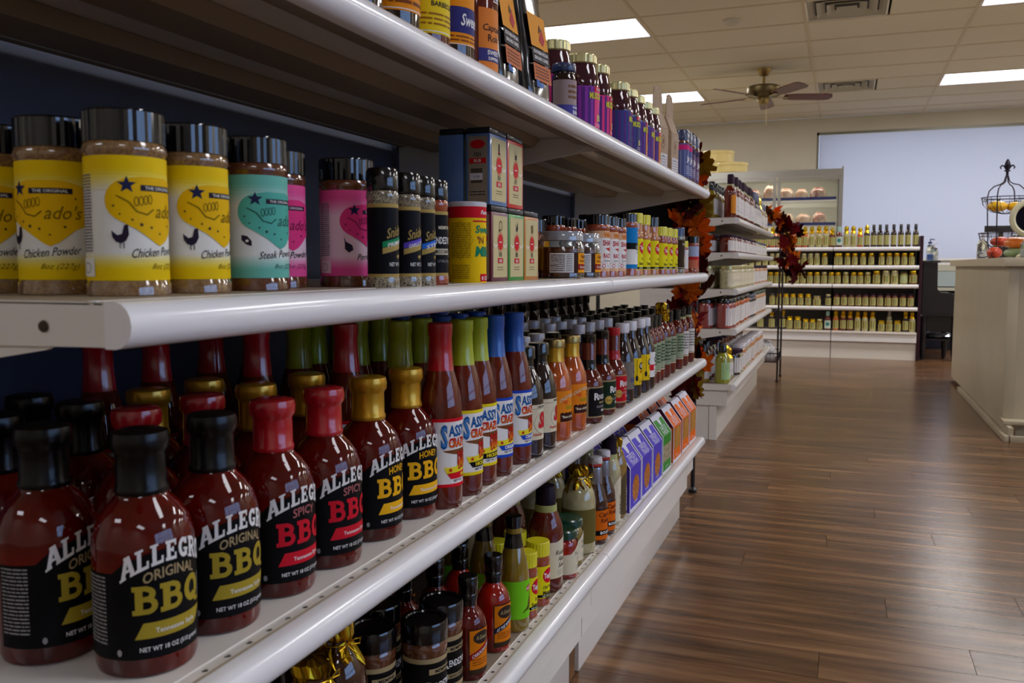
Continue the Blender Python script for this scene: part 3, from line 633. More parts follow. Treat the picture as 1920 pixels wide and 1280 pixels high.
@product('shaker')     # round seasoning shakers with illustrated labels
def _(t, v):
    c = {'chicken': ((236, 198, 0), (234, 184, 0), (232, 230, 222)), 'steak': ((108, 186, 170), (84, 176, 160), (226, 228, 226)), 'pork': ((236, 84, 150), (232, 58, 128), (240, 206, 216))}[v]
    part(t, 'body', [(0, 0), (.0275, 0), (.0292, .002), (.0292, .010), (.0278, .013), (.0278, .105), (.0280, .106), (.0292, .109), (.0290, .113), (.0265, .117), (.026, .119), (0, .119)], {'chicken': SP_TAN, 'steak': SP_BRN, 'pork': SP_BRN}[v], 32)
    ridged(t, 'cap', .0284, .116, .1395, CAPBLK, 64)
    a, b_, w_ = P(c[0]), P(c[1]), P(c[2]); half = tuple((p + q) // 2 for p, q in zip(c[0], c[2])); h_ = P(half); D = P((40, 32, 50)); OUT = P(tuple(int(q * .55) for q in c[1]))
    L = Label(); L.rect(-.082, .013, .082, .105, w_, 0); L.rect(-.082, .096, .082, .105, a, 1); L.rect(-.082, .013, .082, .021, a, 1)
    for i in range(6):
        q = P(tuple(int(p + (w - p) * (i + .7) / 6.5) for p, w in zip(c[0], c[2]))); L.rect(-.082, .096 - .0028 * (i + 1), .082, .096 - .0028 * i, q, 1); L.rect(-.082, .021 + .0020 * i, .082, .021 + .0020 * (i + 1), q, 1)
    # rounded ornament panel
    pts = arc(-.018, .072, .016, .016, 100, 235, 8) + [(-.012, .050), (0, .041), (.004, .039), (.010, .042), (.022, .052)] + arc(.022, .070, .017, .017, -60, 80, 8) + [(.012, .090), (-.010, .090)]
    L.poly(pts, b_, 2)
    L.star(-.019, .0835, .0065, P((34, 40, 76)), 3); L.rect(-.010, .0795, .020, .0838, D, 3); L.text('THE ORIGINAL', .005, .0805, .0024, w_, 4, .01, w=.024)
    L.line([(-.024, .0745), (-.018, .071), (-.013, .064), (-.006, .062), (-.001, .066)], .0011, OUT, 3); L.line([(-.024, .0745), (-.026, .0755)], .001, OUT, 3)
    for i in range(4): L.ring(-.013 + i * .0032, .0715 + i * .0006, .0014, .0034, .0006, OUT, 3, 10)
    L.text("ado's", .0135, .0600, .0105, OUT, 3, .005, shear=.35, w=.026)
    for u, v2, r in ((-.016, .058, .0012), (-.010, .0545, .0018), (-.003, .0525, .0014), (.004, .048, .0012), (.014, .054, .0014), (.022, .076, .0012), (-.028, .068, .0012), (-.024, .062, .001)): L.star(u, v2, r, D, 3)
    if v == 'chicken':
        L.poly([(-.030, .050), (-.026, .0465), (-.023, .0475), (-.0215, .054), (-.019, .0545), (-.0185, .047), (-.0205, .0425), (-.0235, .0405), (-.027, .0415), (-.0295, .045)], D, 2); L.line([(-.0245, .041), (-.0245, .037)], .0006, D, 2); L.line([(-.022, .041), (-.022, .037)], .0006, D, 2)
    elif v == 'steak': L.poly([(-.031, .0515), (-.026, .0505), (-.0225, .046), (-.0225, .0415), (-.027, .043), (-.031, .047)], D, 2); L.ell(-.0262, .0462, .0014, .0012, w_, 3)
    else: L.poly([(-.030, .056), (-.028, .050), (-.0215, .046), (-.0205, .041), (-.025, .038), (-.029, .042), (-.029, .049)], D, 2)
    L.text({'chicken': 'Chicken Powder', 'steak': 'Steak Powder', 'pork': 'Pork Powder'}[v], .004, .0315, .0068, INK, 2, .002, shear=.4, w=.042, slope=.08); L.text('8oz (227g)', .010, .0215, .0044, OUT, 2, 0, shear=.4)
    L.lines(-.060, .034, -.045, .092, 26, P((110, 104, 116)), 2, .5); L.rect(-.060, .016, -.044, .030, w_, 3); L.ring(-.052, .0225, .004, .004, .0006, GREY, 4, 8)
    L.rect(.045, .03, .062, .09, P((60, 52, 50)), 2); L.lines(.047, .034, .060, .086, 16, w_, 3, .3)
    L.build(t, r=.0278)
@product('snick')
def _(t, v):
    part(t, 'body', [(0, 0), (.0205, 0), (.022, .002), (.022, .010), (.0208, .013), (.0208, .092), (.022, .095), (.0215, .099), (.0205, .101), (0, .101)], SP_RED if v == 'rub' else SP_SALT, 28)
    part(t, 'lid_shaker', [(.0205, .101), (.0215, .104), (.0212, .122), (.019, .125), (0, .125)], CAPBLK)
    L = Label(); c, w1, w2 = {'prime': ((20, 140, 90), "PRIME RIB", 'NET WT. 4 OZ'), 'garlic': ((92, 70, 190), 'GARLIC PEPPER', 'NET WT. 5 OZ'), 'steakseason': ((40, 110, 210), 'STEAK', 'NET WT. 4 OZ'), 'rub': ((120, 20, 30), 'FAMOUS SEASONING', '1.7 OZ (133 g)')}[v]
    G = P((176, 150, 84)); L.rect(-.05, .012, .05, .088, P((12, 12, 20)), 0); L.rect(-.05, .084, .05, .088, G, 1); L.rect(-.05, .012, .05, .0155, G, 1)
    if v != 'rub':
        L.text("Snider's", .0, .0555, .0105, G, 2, .01, shear=.2, w=.037, slope=.2)
        for dz, m in ((0, P(c)), (-.0065, G)): L.poly([(-.024, .0425 + dz), (.026, .0525 + dz), (.026, .0585 + dz * 1), (-.024, .0485 + dz)], m, 1 if dz else 2)
        L.text(w1, .001, .0465, .0042, WHITE, 3, .02, w=.036, slope=.2); L.text(w2, 0, .0235, .004, WHITE, 1, .01, w=.030)
        L.poly([(-.003, .034), (.003, .036), (.006, .034), (.001, .031)], G, 1)
    else:
        L.text('MEMPHIS', 0, .067, .004, CREAM, 2); L.text('RENDEZVOUS', 0, .050, .008, WHITE, 2, .02, w=.044); L.rect(-.022, .037, .022, .044, CREAM, 1); L.text('FAMOUS SEASONING', 0, .0385, .0044, INK, 2, .02, w=.040); L.text(w2, 0, .028, .003, LINK, 2)
    L.build(t, r=.0208)
@product('can')
def _(t):
    Y = P((244, 200, 8), 'can_yellow'); R = P((206, 18, 36))
    part(t, 'body', [(0, 0), (.0250, 0), (.0255, .002), (.0255, .107), (0, .107)], Y, 32); part(t, 'lid', [(.0258, .103), (.0260, .104), (.0260, .1085), (.0250, .1095), (.0235, .1085), (0, .1085)], CAPWHITE, 32)
    L = Label(); L.rect(-.07, .088, .07, .104, R, 0); L.rect(-.016, .0825, .06, .0845, R, 0); L.text('Famous', .008, .093, .0055, WHITE, 1, .02, shear=.3)
    G = P((10, 130, 96)); L.text('Sweet', .005, .068, .010, G, 1, .03, shear=.15); L.text("'N", -.004, .054, .009, P((150, 90, 30)), 1, .03); L.text('Mild', .003, .037, .013, G, 1, .04, shear=.15); L.rect(-.005, .003, .014, .013, R, 1); L.text('8 OZ', .005, .005, .005, WHITE, 2)
    L.lines(-.048, .034, -.018, .082, 20, P((110, 90, 30)), 1, .3); L.lines(-.048, .006, -.020, .026, 8, P((110, 90, 30)), 1, .3, 3); L.ring(-.033, .058, .0175, .026, .0003, P((110, 90, 30)), 1, 4); L.build(t, r=.0255)
@product('tin')
def _(t, v, plain=None):
    side = {'blue': (86, 122, 178), 'red': (214, 40, 40), 'maroon': (104, 30, 62), 'green': (40, 150, 46), 'orange': (206, 128, 40)}[v]
    bm = bmesh.new(); bx(bm, -.0185, .0185, -.033, .033, 0, .098, 0, .002); obj('body', bm, mat('tin_%s' % v, side, .3, coat=.3), t, 40)
    bm = bmesh.new(); bx(bm, -.0178, .0178, -.0323, .0323, .0985, .1065, 0, .002); obj('lid', bm, P((34, 36, 44), 'tin_lid', coat=.3, rough=.3), t, 40)
    PP = P((206, 192, 142), 'ink_parchment'); R = P((206, 22, 30)); L = Label()
    L.rect(-.032, .006, .032, .093, PP, 0); L.ring(0, .056, .0135, .0135, .0008, R, 1); L.ell(0, .056, .0115, .0115, R, 1); L.lines(-.006, .0545, .006, .0575, 1, WHITE, 2, .5)
    for s in (-1, 1): L.line([(s * .012, .053), (s * .022, .049), (s * .030, .0535)], .0028, P((236, 226, 206)), 1)
    if v == 'blue': L.poly([(-.003, .086), (.002, .086), (.003, .076), (.006, .071), (-.005, .071), (-.003, .076)], INK, 1); L.rect(-.003, .0735, .002, .0755, REDI, 2)
    elif v == 'red': L.poly([(-.006, .087), (-.003, .078), (.003, .078), (.006, .087), (.004, .071), (-.004, .071)], INK, 1)
    elif v == 'green': L.poly([(-.006, .086), (-.001, .078), (.004, .088), (.006, .078), (.002, .072), (-.004, .074)], INK, 1)
    elif v == 'maroon': L.ring(.001, .079, .0065, .0065, .002, P((110, 96, 60)), 1); L.rect(-.008, .070, -.002, .074, P((110, 96, 60)), 1)
    else: L.poly([(-.007, .084), (.006, .086), (.007, .074), (.001, .072), (-.005, .073)], P((110, 96, 60)), 1)
    L.text({'blue': 'FISH', 'red': 'HOT', 'maroon': 'RIB', 'green': 'BIRD', 'orange': 'PORK'}[v], 0, .0355, .0065, INK, 1, .01, w=.013); L.rect(-.012, .026, .012, .0335, R, 1); L.text('RUB', 0, .0275, .0045, WHITE, 2, .02); L.lines(-.014, .015, .014, .022, 2, P((120, 104, 70)), 1, .3)
    L.build(t, face=lambda u, v, n: (.0185 + n, u * .86, v))
    if v == 'blue' and plain: return
    L = Label(); L.rect(-.0145, .004, .0145, .094, P((150, 136, 118)), 0); L.ell(0, .083, .011, .006, R, 1); L.text({'blue': 'FISH', 'red': 'HOT', 'maroon': 'RIB', 'green': 'BIRD', 'orange': 'PORK'}[v], 0, .066, .0065, INK, 1, .01, w=.010); L.rect(-.0125, .057, .0125, .064, R, 1); L.text('RUB', 0, .0585, .0042, WHITE, 2, .02)
    L.rect(-.010, .030, .007, .050, P((84, 72, 60)), 1); L.rect(-.0115, .034, .0075, .0435, P((214, 210, 218)), 2); L.text('12.98', -.002, .037, .0034, GREY, 3); L.lines(-.012, .012, .012, .02, 2, INK, 1, .3)
    L.build(t, face=FACE_MY(-.033))
@product('bigjar')
def _(t):
    part(t, 'glass', [(0, 0), (.037, 0), (.0405, .003), (.0405, .056), (.038, .061), (.036, .064), (.0355, .068), (.0345, .068), (.035, .063), (.037, .060), (.0395, .054), (.0395, .005), (.036, .002), (0, .002)], GLASS, 36)
    part(t, 'seasoning', [(0, .0025), (.035, .0025), (.0390, .006), (.0390, .052), (.034, .0555), (0, .056)], mat('caramel_seasoning', (150, 86, 50), .3, noise=((118, 64, 38), 420)), 32)
    LM = mat('smoky_clear_plastic', (150, 154, 160), .08, coat=1); part(t, 'lid', [(.0362, .066), (.0385, .067), (.0385, .081), (.037, .083), (.031, .0825), (.03, .081), (0, .081)], LM, 36)
    L = Label(); L.rect(-.056, .010, .056, .046, P((60, 34, 26)), 0); L.rect(-.054, .011, -.010, .045, WHITE, 1); L.lines(-.052, .013, -.026, .043, 9, INK, 2, .4); L.lines(-.024, .013, -.012, .043, 10, INK, 2, .3); L.rect(-.052, .018, -.040, .030, P((200, 198, 200)), 3); L.text('$10.99', -.046, .022, .003, INK, 4)
    L.rect(.0, .011, .052, .045, P((236, 156, 10)), 1); L.rect(.0, .016, .052, .026, P((150, 26, 20)), 2); L.text('Gypsy', .018, .037, .006, P((110, 50, 10)), 2, .02, shear=.2); L.text('Seasoning', .018, .0295, .005, P((110, 50, 10)), 2, .01, shear=.2); L.text('Gourmet Spice', .022, .0188, .0044, CREAM, 3, .02, shear=.2); L.build(t, r=.0405)
@product('widejar')
def _(t):
    part(t, 'body', [(0, 0), (.037, 0), (.040, .003), (.040, .078), (.037, .086), (0, .087)], SP_RED, 32); ridged(t, 'lid', .0385, .085, .109, CAPBLK, 64)
    L = Label(); L.rect(-.06, .012, .06, .07, P((60, 34, 26)), 0); L.rect(-.02, .016, .03, .066, P((236, 156, 10)), 1); L.build(t, r=.040)
@product('razor')
def _(t):
    part(t, 'body', [(0, 0), (.0225, 0), (.0242, .002), (.0242, .010), (.0232, .013), (.0232, .092), (.0242, .095), (.0235, .100), (.0225, .102), (0, .102)], SP_RED); ridged(t, 'cap', .0225, .101, .121, CAPBLK, 48)
    L = Label(); R = P((186, 30, 40)); L.rect(-.05, .010, .05, .090, P((226, 178, 140)), 0); L.rect(-.05, .018, .05, .076, WHITE, 1); L.text('Wing', -.002, .078, .009, P((216, 120, 20)), 2, .04, w=.026)
    L.text('SHARK', 0, .062, .010, R, 2, .03, w=.034); L.poly([(-.012, .056), (.014, .060), (.010, .046), (.004, .050)], R, 2); L.text('RAZOR', 0, .038, .0085, R, 2, .03, w=.030); L.text('Dry Rub Seasoning', 0, .031, .0036, INK, 2, .01, w=.028); L.rect(-.04, .028, .04, .0284, R, 2); L.ring(-.014, .0225, .0034, .0034, .0012, R, 2, 12); L.lines(-.006, .019, .014, .026, 3, GREY, 2, .3); L.build(t, r=.0232)
@product('blue')
def _(t):
    part(t, 'body', [(0, 0), (.0235, 0), (.0252, .002), (.0252, .012), (.0242, .015), (.0242, .108), (.0252, .111), (.0235, .118), (0, .118)], SP_RED); ridged(t, 'cap', .0232, .116, .137, CAPBLK, 48)
    L = Label(); B = P((16, 128, 200)); L.rect(-.06, .017, .06, .106, B, 0); L.rect(-.06, .026, .06, .062, WHITE, 1); L.rect(-.06, .059, .06, .073, BLACK, 2); L.ring(.006, .064, .013, .012, .0007, WHITE, 4, 4); L.rect(-.005, .057, .022, .070, BLACK, 3); L.text('DON', .008, .060, .006, WHITE, 4, .03); L.text('STEAK', .006, .050, .004, INK, 2, .02); L.poly([(.006, .073), (.02, .094), (.026, .073)], P((190, 70, 50)), 2); L.build(t, r=.0242)
@product('tex')
def _(t, v):
    tall = v == 'tall' or v == 'blackcap'; h = .142 if tall else (.122 if v == 'short' else .105); r = .021 if v != 'wide' else .0235
    body = h - .022; lab = body * (.70 if tall else .80)
    part(t, 'body', [(0, 0), (r - .001, 0), (r + .0008, .002), (r + .0008, .009), (r, .012), (r, lab + .004), (r + .0006, lab + .008), (r - .002, lab + .014), (r - .002, body), (0, body)], SP_ORG if tall else SP_RED)
    ridged(t, 'cap', r - .0005, body - .001, h, CAPBLK if v == 'blackcap' else YELCAP, 48)
    L = Label(); Y = P((232, 220, 20)); L.rect(-.05, .014, .05, lab, Y, 0); L.rect(-.05, .0155, .05, .020, BLACK, 1); L.text('NET WT. 12 OZ', .0, .0163, .0028, WHITE, 2, .02)
    L.ell(.002, lab * .76, .0155, .0145 if tall else .0125, P((206, 20, 44)), 1); L.text('TexJoy', .002, lab * .76 - .004, .0088, WHITE, 2, .03, w=.026)
    L.text('Steak' if tall else 'Old West' if v == 'wide' else 'Spicy', .002, lab * .44, .0055, P((40, 60, 40)), 2, .01); L.text('Seasoning' if v != 'wide' else 'Mesquite', .002, lab * .30, .0066, INK, 2, .02, w=.030)
    if v == 'wide': L.text('Shake', .002, lab * .30 - .0095 + .001, .0058, INK, 2, .02)
    L.build(t, r=r)
@product('jar3')      # brown, white and pepper shakers at the far end of the second shelf
def _(t, v):
    d = {'brown': (.022, .131, NAVY, SP_SALT, (58, 40, 26), 'GARLIC'), 'small': (.017, .095, YELCAP, SP_RED, (228, 226, 224), 'SEA'), 'pepper': (.021, .114, CAPBLK, SP_RED, (170, 182, 214), 'B1')}[v]; r, h = d[:2]
    part(t, 'body', [(0, 0), (r, 0), (r + .0012, .003), (r + .0012, .010), (r, .013), (r, h * .74), (r + .0008, h * .77), (r - .001, h * .82), (0, h * .82)], d[3]); ridged(t, 'cap', r - .0005, h * .81, h, d[2], 40)
    L = Label(); L.rect(-.05, .014, .05, h * .73, P(d[4]), 0); c = P((190, 40, 40))
    if v == 'pepper': L.rect(-.05, h * .36, .05, h * .45, c, 1); L.rect(-.05, .014, .05, h * .36, P((196, 110, 84)), 1); L.ell(.004, h * .25, .011, .012, P((170, 56, 44)), 2); L.ring(.006, h * .59, .009, .009, .0008, INK, 2, 4); L.text(d[5], .006, h * .56, .007, INK, 3, .02)
    elif v == 'brown': L.ell(.006, h * .3, .012, .02, P((170, 140, 106)), 1); L.text(d[5], .0, h * .62, .006, CREAM, 2, .02); L.rect(-.05, .017, .05, .018, CREAM, 1)
    else: L.text(d[5], .004, h * .55, .007, c, 1, .02); L.lines(-.006, .022, .012, h * .5, 5, GREY, 1, .3)
    L.build(t, r=r)
@product('jelly')
def _(t, v):
    if v == 'small':
        part(t, 'body', [(0, 0), (.019, 0), (.0205, .003), (.0205, .062), (.019, .068), (.0175, .071), (.0175, .076), (0, .076)], SAUCE_DRK); part(t, 'lid', [(.0192, .076), (.0198, .077), (.0198, .088), (.019, .0895), (0, .0895)], NAVY)
        L = Label(); L.rect(-.045, .004, .045, .062, P((160, 140, 140)), 0); L.rect(-.045, .004, .045, .022, P((74, 72, 150)), 1); L.text('SWEET', 0, .0165, .0036, WHITE, 2, .02); L.text('RACK', .004, .0075, .0060, WHITE, 2, .03); L.lines(-.016, .03, .016, .056, 3, P((120, 84, 50)), 1, .5); L.build(t, r=.0205); return
    part(t, 'body', [(0, 0), (.030, 0), (.0335, .003), (.034, .007), (.034, .088), (.033, .102), (.0285, .120), (.0265, .126), (.026, .134), (0, .134)], JELLY, 32)
    bm = bmesh.new(); lathe(bm, [(.0265, .128), (.0292, .130), (.0288, .143), (.0275, .1455), (.024, .1445), (0, .1445)], 48)
    for w in bm.verts:
        if .129 < w.co.z < .144 and math.hypot(w.co.x, w.co.y) > .028 and int(round(math.atan2(w.co.y, w.co.x) / (2 * PI / 48))) % 2: w.co.x *= .975; w.co.y *= .975
    obj('lid', bm, mat('pale_gold_lid', (196, 186, 134), .3, metal=.7), t)
    a, b_ = {'pink': ((226, 62, 132), (214, 34, 70)), 'violet': ((140, 62, 170), (226, 62, 132)), 'blue': ((56, 70, 132), (40, 50, 110)), 'bluepink': ((96, 70, 150), (214, 130, 60))}[v]
    L = Label(); A, B = P(a), P(b_); L.rect(-.075, .010, .075, .086, A, 0); L.rect(-.008, .078, .03, .086, REDI, 2); L.text('FLORIDA', .010, .0795, .0045, WHITE, 3, .02)
    for i in range(7): L.rect(-.070 + i * .012, .012, -.064 + i * .012, .084, P((90, 50, 130)), 1)
    L.rect(-.008, .012, .03, .078, B, 2); L.poly([(.004, .02), (.012, .06), (.02, .05), (.014, .02)], P((60, 40, 150)), 3)
    L.text('MUSCADINE', .006, .064, .011, P((206, 206, 60)), 4, .04, w=.05); L.text('JELLY', .010, .026, .010, P((220, 210, 120)), 4, .03, w=.024); L.lines(-.006, .014, .028, .021, 2, P((240, 200, 210)), 3, .3)
    L.build(t, r=.034)
@product('topb')      # tall sauce bottles on the top shelf, cut by the frame
def _(t, v):
    part(t, 'body', [(0, 0), (.027, 0), (.0305, .003), (.0312, .008), (.0312, .105), (.029, .122), (.020, .140), (.015, .150), (.015, .172), (0, .172)], SAUCE_DRK if v in 'dark blue orange' else SAUCE_BRN, 32)
    part(t, 'cap', [(.0155, .150), (.0165, .152), (.0165, .174), (0, .175)], CAPBLK)
    OR = P((226, 138, 8)); L = Label()
    if v == 'dark': L.rect(-.04, .03, .04, .09, OR, 0); L.text('Sauce', 0, .06, .01, INK, 1)
    elif v == 'orange': L.rect(-.07, .023, .07, .104, OR, 0); L.rect(-.07, .0245, .07, .0255, WHITE, 1); L.lines(-.03, .028, .03, .1, 8, P((120, 60, 20)), 1, .4)
    elif v == 'yellow': L.rect(-.07, .018, .07, .11, P((226, 196, 20)), 0); L.rect(-.07, .020, .07, .021, WHITE, 1); L.text('Carolina', 0, .062, .010, WHITE, 1, .02, shear=.3, w=.04); L.text('BARBECUE', 0, .048, .0055, INK, 1, .02); L.lines(-.03, .026, .03, .042, 3, P((150, 100, 20)), 1, .4)
    elif v == 'blue': L.rect(-.07, .022, .07, .11, OR, 0); L.rect(-.07, .036, .07, .066, P((44, 42, 110)), 1); L.text('Sweet', .002, .045, .014, WHITE, 2, .02, shear=.3, w=.034); L.lines(-.03, .025, .03, .034, 2, P((120, 60, 20)), 1, .4); L.rect(-.07, .0225, .07, .0233, WHITE, 1)
    else: L.rect(-.022, .008, .024, .086, P((222, 128, 48)), 0); L.rect(-.022, .020, .024, .036, P((60, 56, 120)), 1); L.text('SWEET', .002, .0285, .0055, WHITE, 2, .03); L.text('DIPPING', .002, .0218, .004, WHITE, 2, .03); L.text('Captain', .001, .058, .0085, INK, 1, .01, shear=.2, w=.034); L.text('Rob', .001, .045, .009, INK, 1, .01); L.text('TEMPTING', .004, .104, .006, WHITE, 1, .02); L.text('ZEST', .010, .095, .0065, WHITE, 1, .03)
    L.build(t, r=.0312)
@product('pouch')
def _(t, v):
    """foil coffee pouch: wide base that pinches to a crimped top"""
    bm = bmesh.new(); n = 9; H = .20; rings = []; rnd = random.Random(3)
    for i in range(n):
        k = i / (n - 1); hw = .042 - .002 * k + (.003 * math.sin(k * 7)); hd = .030 * (1 - k ** 1.6) + .003; ring = []
        for a in range(20):
            th = 2 * PI * a / 20; c, s = math.cos(th), math.sin(th); p = .55
            ring.append(bm.verts.new((math.copysign(abs(c) ** p, c) * hd + rnd.uniform(-.0014, .0014), math.copysign(abs(s) ** p, s) * hw + rnd.uniform(-.001, .001), k * H)))
        rings.append(ring)
    for a, b in zip(rings, rings[1:]):
        for i in range(20): bm.faces.new((a[i], a[(i + 1) % 20], b[(i + 1) % 20], b[i]))
    bm.faces.new(rings[0][::-1]); bm.faces.new(rings[-1]); obj('pouch', bm, mat('black_foil', (14, 14, 20), .16, coat=1), t, 50)
    L = Label(); L.rect(-.030, .085, .030, .135, P((220, 142, 10)), 0); L.rect(-.030, .062, .030, .083, P((40, 28, 34)), 0); L.text('SOUTHERN PECAN', 0, .0755, .005, WHITE, 1, .02, w=.05); L.text('GROUND COFFEE', 0, .0665, .005, WHITE, 1, .02, w=.048); L.rect(-.030, .035, .030, .060, P((190, 100, 50)), 0); L.lines(-.024, .038, .024, .057, 4, P((120, 60, 40)), 1, .4)
    L.poly([(.0, .098), (.014, .118), (.020, .100), (.012, .090)], P((180, 40, 50)), 1); L.poly([(.002, .108), (.006, .122), (.012, .114)], P((90, 60, 50)), 2); L.text('Blue', -.012, .026, .010, P((70, 120, 200)), 1, .03)
    slope = .030 / .20
    def face(u, v, n): k = v / .20; return (.030 * (1 - k ** 1.6) + .0050 + n, u, v)
    L2 = L; bm2 = L2.mesh('label', face=face); link('label', bm2, t)
@product('kraft')
def _(t):
    K = mat('kraft_card', (166, 140, 112), .7, noise=((152, 126, 98), 30)); bm = bmesh.new()
    bx(bm, -.022, .018, -.04, .04, 0, .12, 0, .002); obj('bag', bm, K, t, 40)
    bm = bmesh.new(); prism(bm, [(-.022, .12), (.018, .12), (.001, .165), (-.001, .165), (-.003, .165)], -.04, .04); obj('folded_top', bm, K, t)
    bm = bmesh.new(); prism(bm, [(-.035, .165), (.035, .165), (.035, .20), (.028, .222), (.01, .228), (-.01, .228), (-.028, .222), (-.035, .20)], -.0012, .0012, 0, 'x'); obj('hang_tab', bm, K, t)
    L = Label(); L.rect(-.032, .004, .032, .055, P((206, 202, 206)), 0); L.lines(-.028, .008, .028, .05, 6, GREY, 1, .25); L.text('GRITS', 0, .046, .004, INK, 1, .02); L.ring(0, .085, .012, .016, .002, P((120, 60, 50)), 0, 14); L.poly([(-.006, .078), (.006, .082), (.004, .094), (-.005, .09)], P((130, 80, 60)), 0); L.build(t, face=FACE_X(.018))
@product('jojo')
def _(t, v):
    part(t, 'body', [(0, 0), (.019, 0), (.021, .003), (.021, .118), (.019, .122), (0, .122)], SP_BRN); part(t, 'cap', [(.0195, .121), (.0208, .122), (.0205, .148), (.019, .151), (0, .151)], NAVY)
    L = Label(); L.rect(-.05, .016, .05, .112, P((86, 96, 150) if v == 'blue' else (104, 70, 104)), 0); L.rect(-.05, .094, .05, .108, P((214, 40, 120) if v == 'blue' else (60, 50, 80)), 1); L.text('JoJo', 0, .062, .015, WHITE, 2, .04, w=.028); L.lines(-.016, .024, .016, .05, 5, P((200, 200, 220)), 1, .35)
    for i in range(8): L.rect(-.045 + i * .012, .018, -.043 + i * .012, .092, P((150, 156, 190)), 1)
    L.build(t, r=.021)
# ---- bottom shelf products
@product('redsauce')
def _(t, v):
    part(t, 'body', [(0, 0), (.023, 0), (.0268, .003), (.0278, .008), (.0278, .070), (.0262, .080), (.020, .090), (.0135, .097), (.0125, .102), (.0125, .13), (0, .13)], SAUCE_HOT if v == 'orange' else SAUCE_RED, 32)
    part(t, 'cap', [(.0132, .099), (.0136, .107), (.0148, .108), (.0148, .1135), (.0138, .115), (.0150, .1165), (.0154, .135), (.0142, .138), (0, .138)], CAPBLK)
    L = Label(); OR = P((222, 124, 10)); L.rect(-.022, .010, .024, .072, P((60, 36, 24)), 0); L.rect(-.0205, .0115, .0225, .0705, OR, 1); L.ell(.001, .060, .016, .009, P((54, 42, 34)), 2); L.text("A.Gwen's", .001, .0575, .0058, TANINK, 3, .02, shear=.2, w=.024)
    L.poly([(-.0205, .030), (.0225, .046), (.0225, .056), (-.0205, .038)], P((36, 36, 64)) if v == 'orange' else P((150, 20, 20)), 2); L.text('AT THE WINDOW' if v == 'orange' else 'CAROLINA BBQ', .001, .0395, .0046, WHITE, 3, .02, w=.036, slope=.38); L.lines(-.016, .022, .018, .032, 3, P((130, 60, 20)), 2, .35); L.rect(-.0205, .0115, .0225, .0175, P((60, 44, 30)), 2); L.build(t, r=.0278)
@product('pepper')
def _(t):
    part(t, 'body', [(0, 0), (.020, 0), (.0232, .003), (.024, .007), (.024, .078), (.0232, .090), (.020, .108), (.015, .126), (.0115, .14), (.011, .168), (0, .168)], SAUCE_OLV)
    part(t, 'capsule', [(.0150, .128), (.0128, .140), (.0112, .150), (.0112, .160), (.0128, .161), (.0128, .175), (0, .176)], CAPBLK)
    L = Label(); G = P((120, 206, 30)); L.rect(-.045, .022, .045, .080, G, 0); L.poly([(-.002, .070), (.016, .072), (.014, .064), (0, .062)], REDI, 1); L.poly([(-.010, .030), (.002, .040), (.012, .064), (.016, .040), (.004, .032), (-.004, .036)], P((84, 92, 24)), 1); L.poly([(.004, .044), (.012, .052), (.014, .040)], P((150, 60, 20)), 2); L.text('HOT', .006, .0645, .005, WHITE, 2, .02); L.build(t, r=.024)
@product('rendjar')
def _(t):
    part(t, 'body', [(0, 0), (.0265, 0), (.0285, .002), (.0285, .010), (.0272, .013), (.0272, .083), (.0285, .087), (.0282, .093), (.026, .097), (0, .097)], SP_BRN, 32)
    bm = bmesh.new(); lathe(bm, [(.0262, .096), (.0290, .098), (.0290, .119), (.0278, .1215), (.0225, .1215), (.0215, .1195), (0, .1195)], 36); obj('lid', bm, CAPBLK, t, 35)
    L = Label(); L.rect(-.06, .012, .06, .080, P((14, 12, 12)), 0); L.rect(-.06, .074, .06, .080, TANINK, 1); L.rect(-.06, .012, .06, .018, TANINK, 1); L.rect(-.02, .060, .02, .067, TANINK, 1); L.text('MEMPHIS', 0, .0615, .0045, INK, 2, .02); L.text('R', -.019, .0395, .012, WHITE, 2, .03); L.text('ENDEZVOUS', .005, .041, .0085, WHITE, 2, .02, w=.038); L.rect(-.018, .025, .018, .031, TANINK, 1); L.text('SEASONING', 0, .0263, .0038, INK, 2); L.build(t, r=.0272)
@product('foilbottle')
def _(t, v):
    liq = SAUCE_CRM if v != 'amber' else AMBER
    part(t, 'body', [(0, 0), (.028, 0), (.0325, .003), (.0332, .008), (.0332, .100), (.030, .118), (.021, .134), (.0155, .142), (.0155, .16), (0, .16)], liq, 32)
    L = Label(); L.rect(-.03, .012, .03, .07, P((170, 164, 132)), 0); L.lines(-.008, .018, .018, .064, 6, P((90, 84, 60)), 1, .4)
    if v == 'cream': L = Label(); L.rect(-.105, .022, .105, .088, P((104, 92, 44)), 0); L.lines(.018, .03, .034, .08, 6, CREAM, 1, .4)
    L.build(t, r=.0332); foil_top(t, .166, .0185, .11)
@product('apple')
def _(t):
    part(t, 'body', [(0, 0), (.025, 0), (.0290, .003), (.030, .008), (.030, .098), (.028, .114), (.0225, .130), (.0175, .140), (.0165, .146), (.0165, .175), (0, .175)], SAUCE_BRN, 32)
    part(t, 'capsule', [(.0175, .146), (.0172, .178), (.016, .1795), (0, .1795)], P((34, 22, 38), 'plum_capsule', rough=.4)); part(t, 'neck_band', [(.0192, .136), (.0190, .148), (.0176, .148)], P((170, 172, 110)))
    L = Label(); L.poly([(-.045, .026), (.045, .026), (.045, .092), (.02, .097), (-.012, .088), (-.045, .088)], CREAM, 0); L.text('Roasted', .004, .066, .008, INK, 1, 0, shear=.3); L.text('Apple', .004, .055, .008, INK, 1, 0, shear=.3); L.text('Sauce', .004, .044, .008, INK, 1, 0, shear=.3); L.lines(-.01, .03, .018, .04, 3, GREY, 1, .25); L.build(t, r=.030)
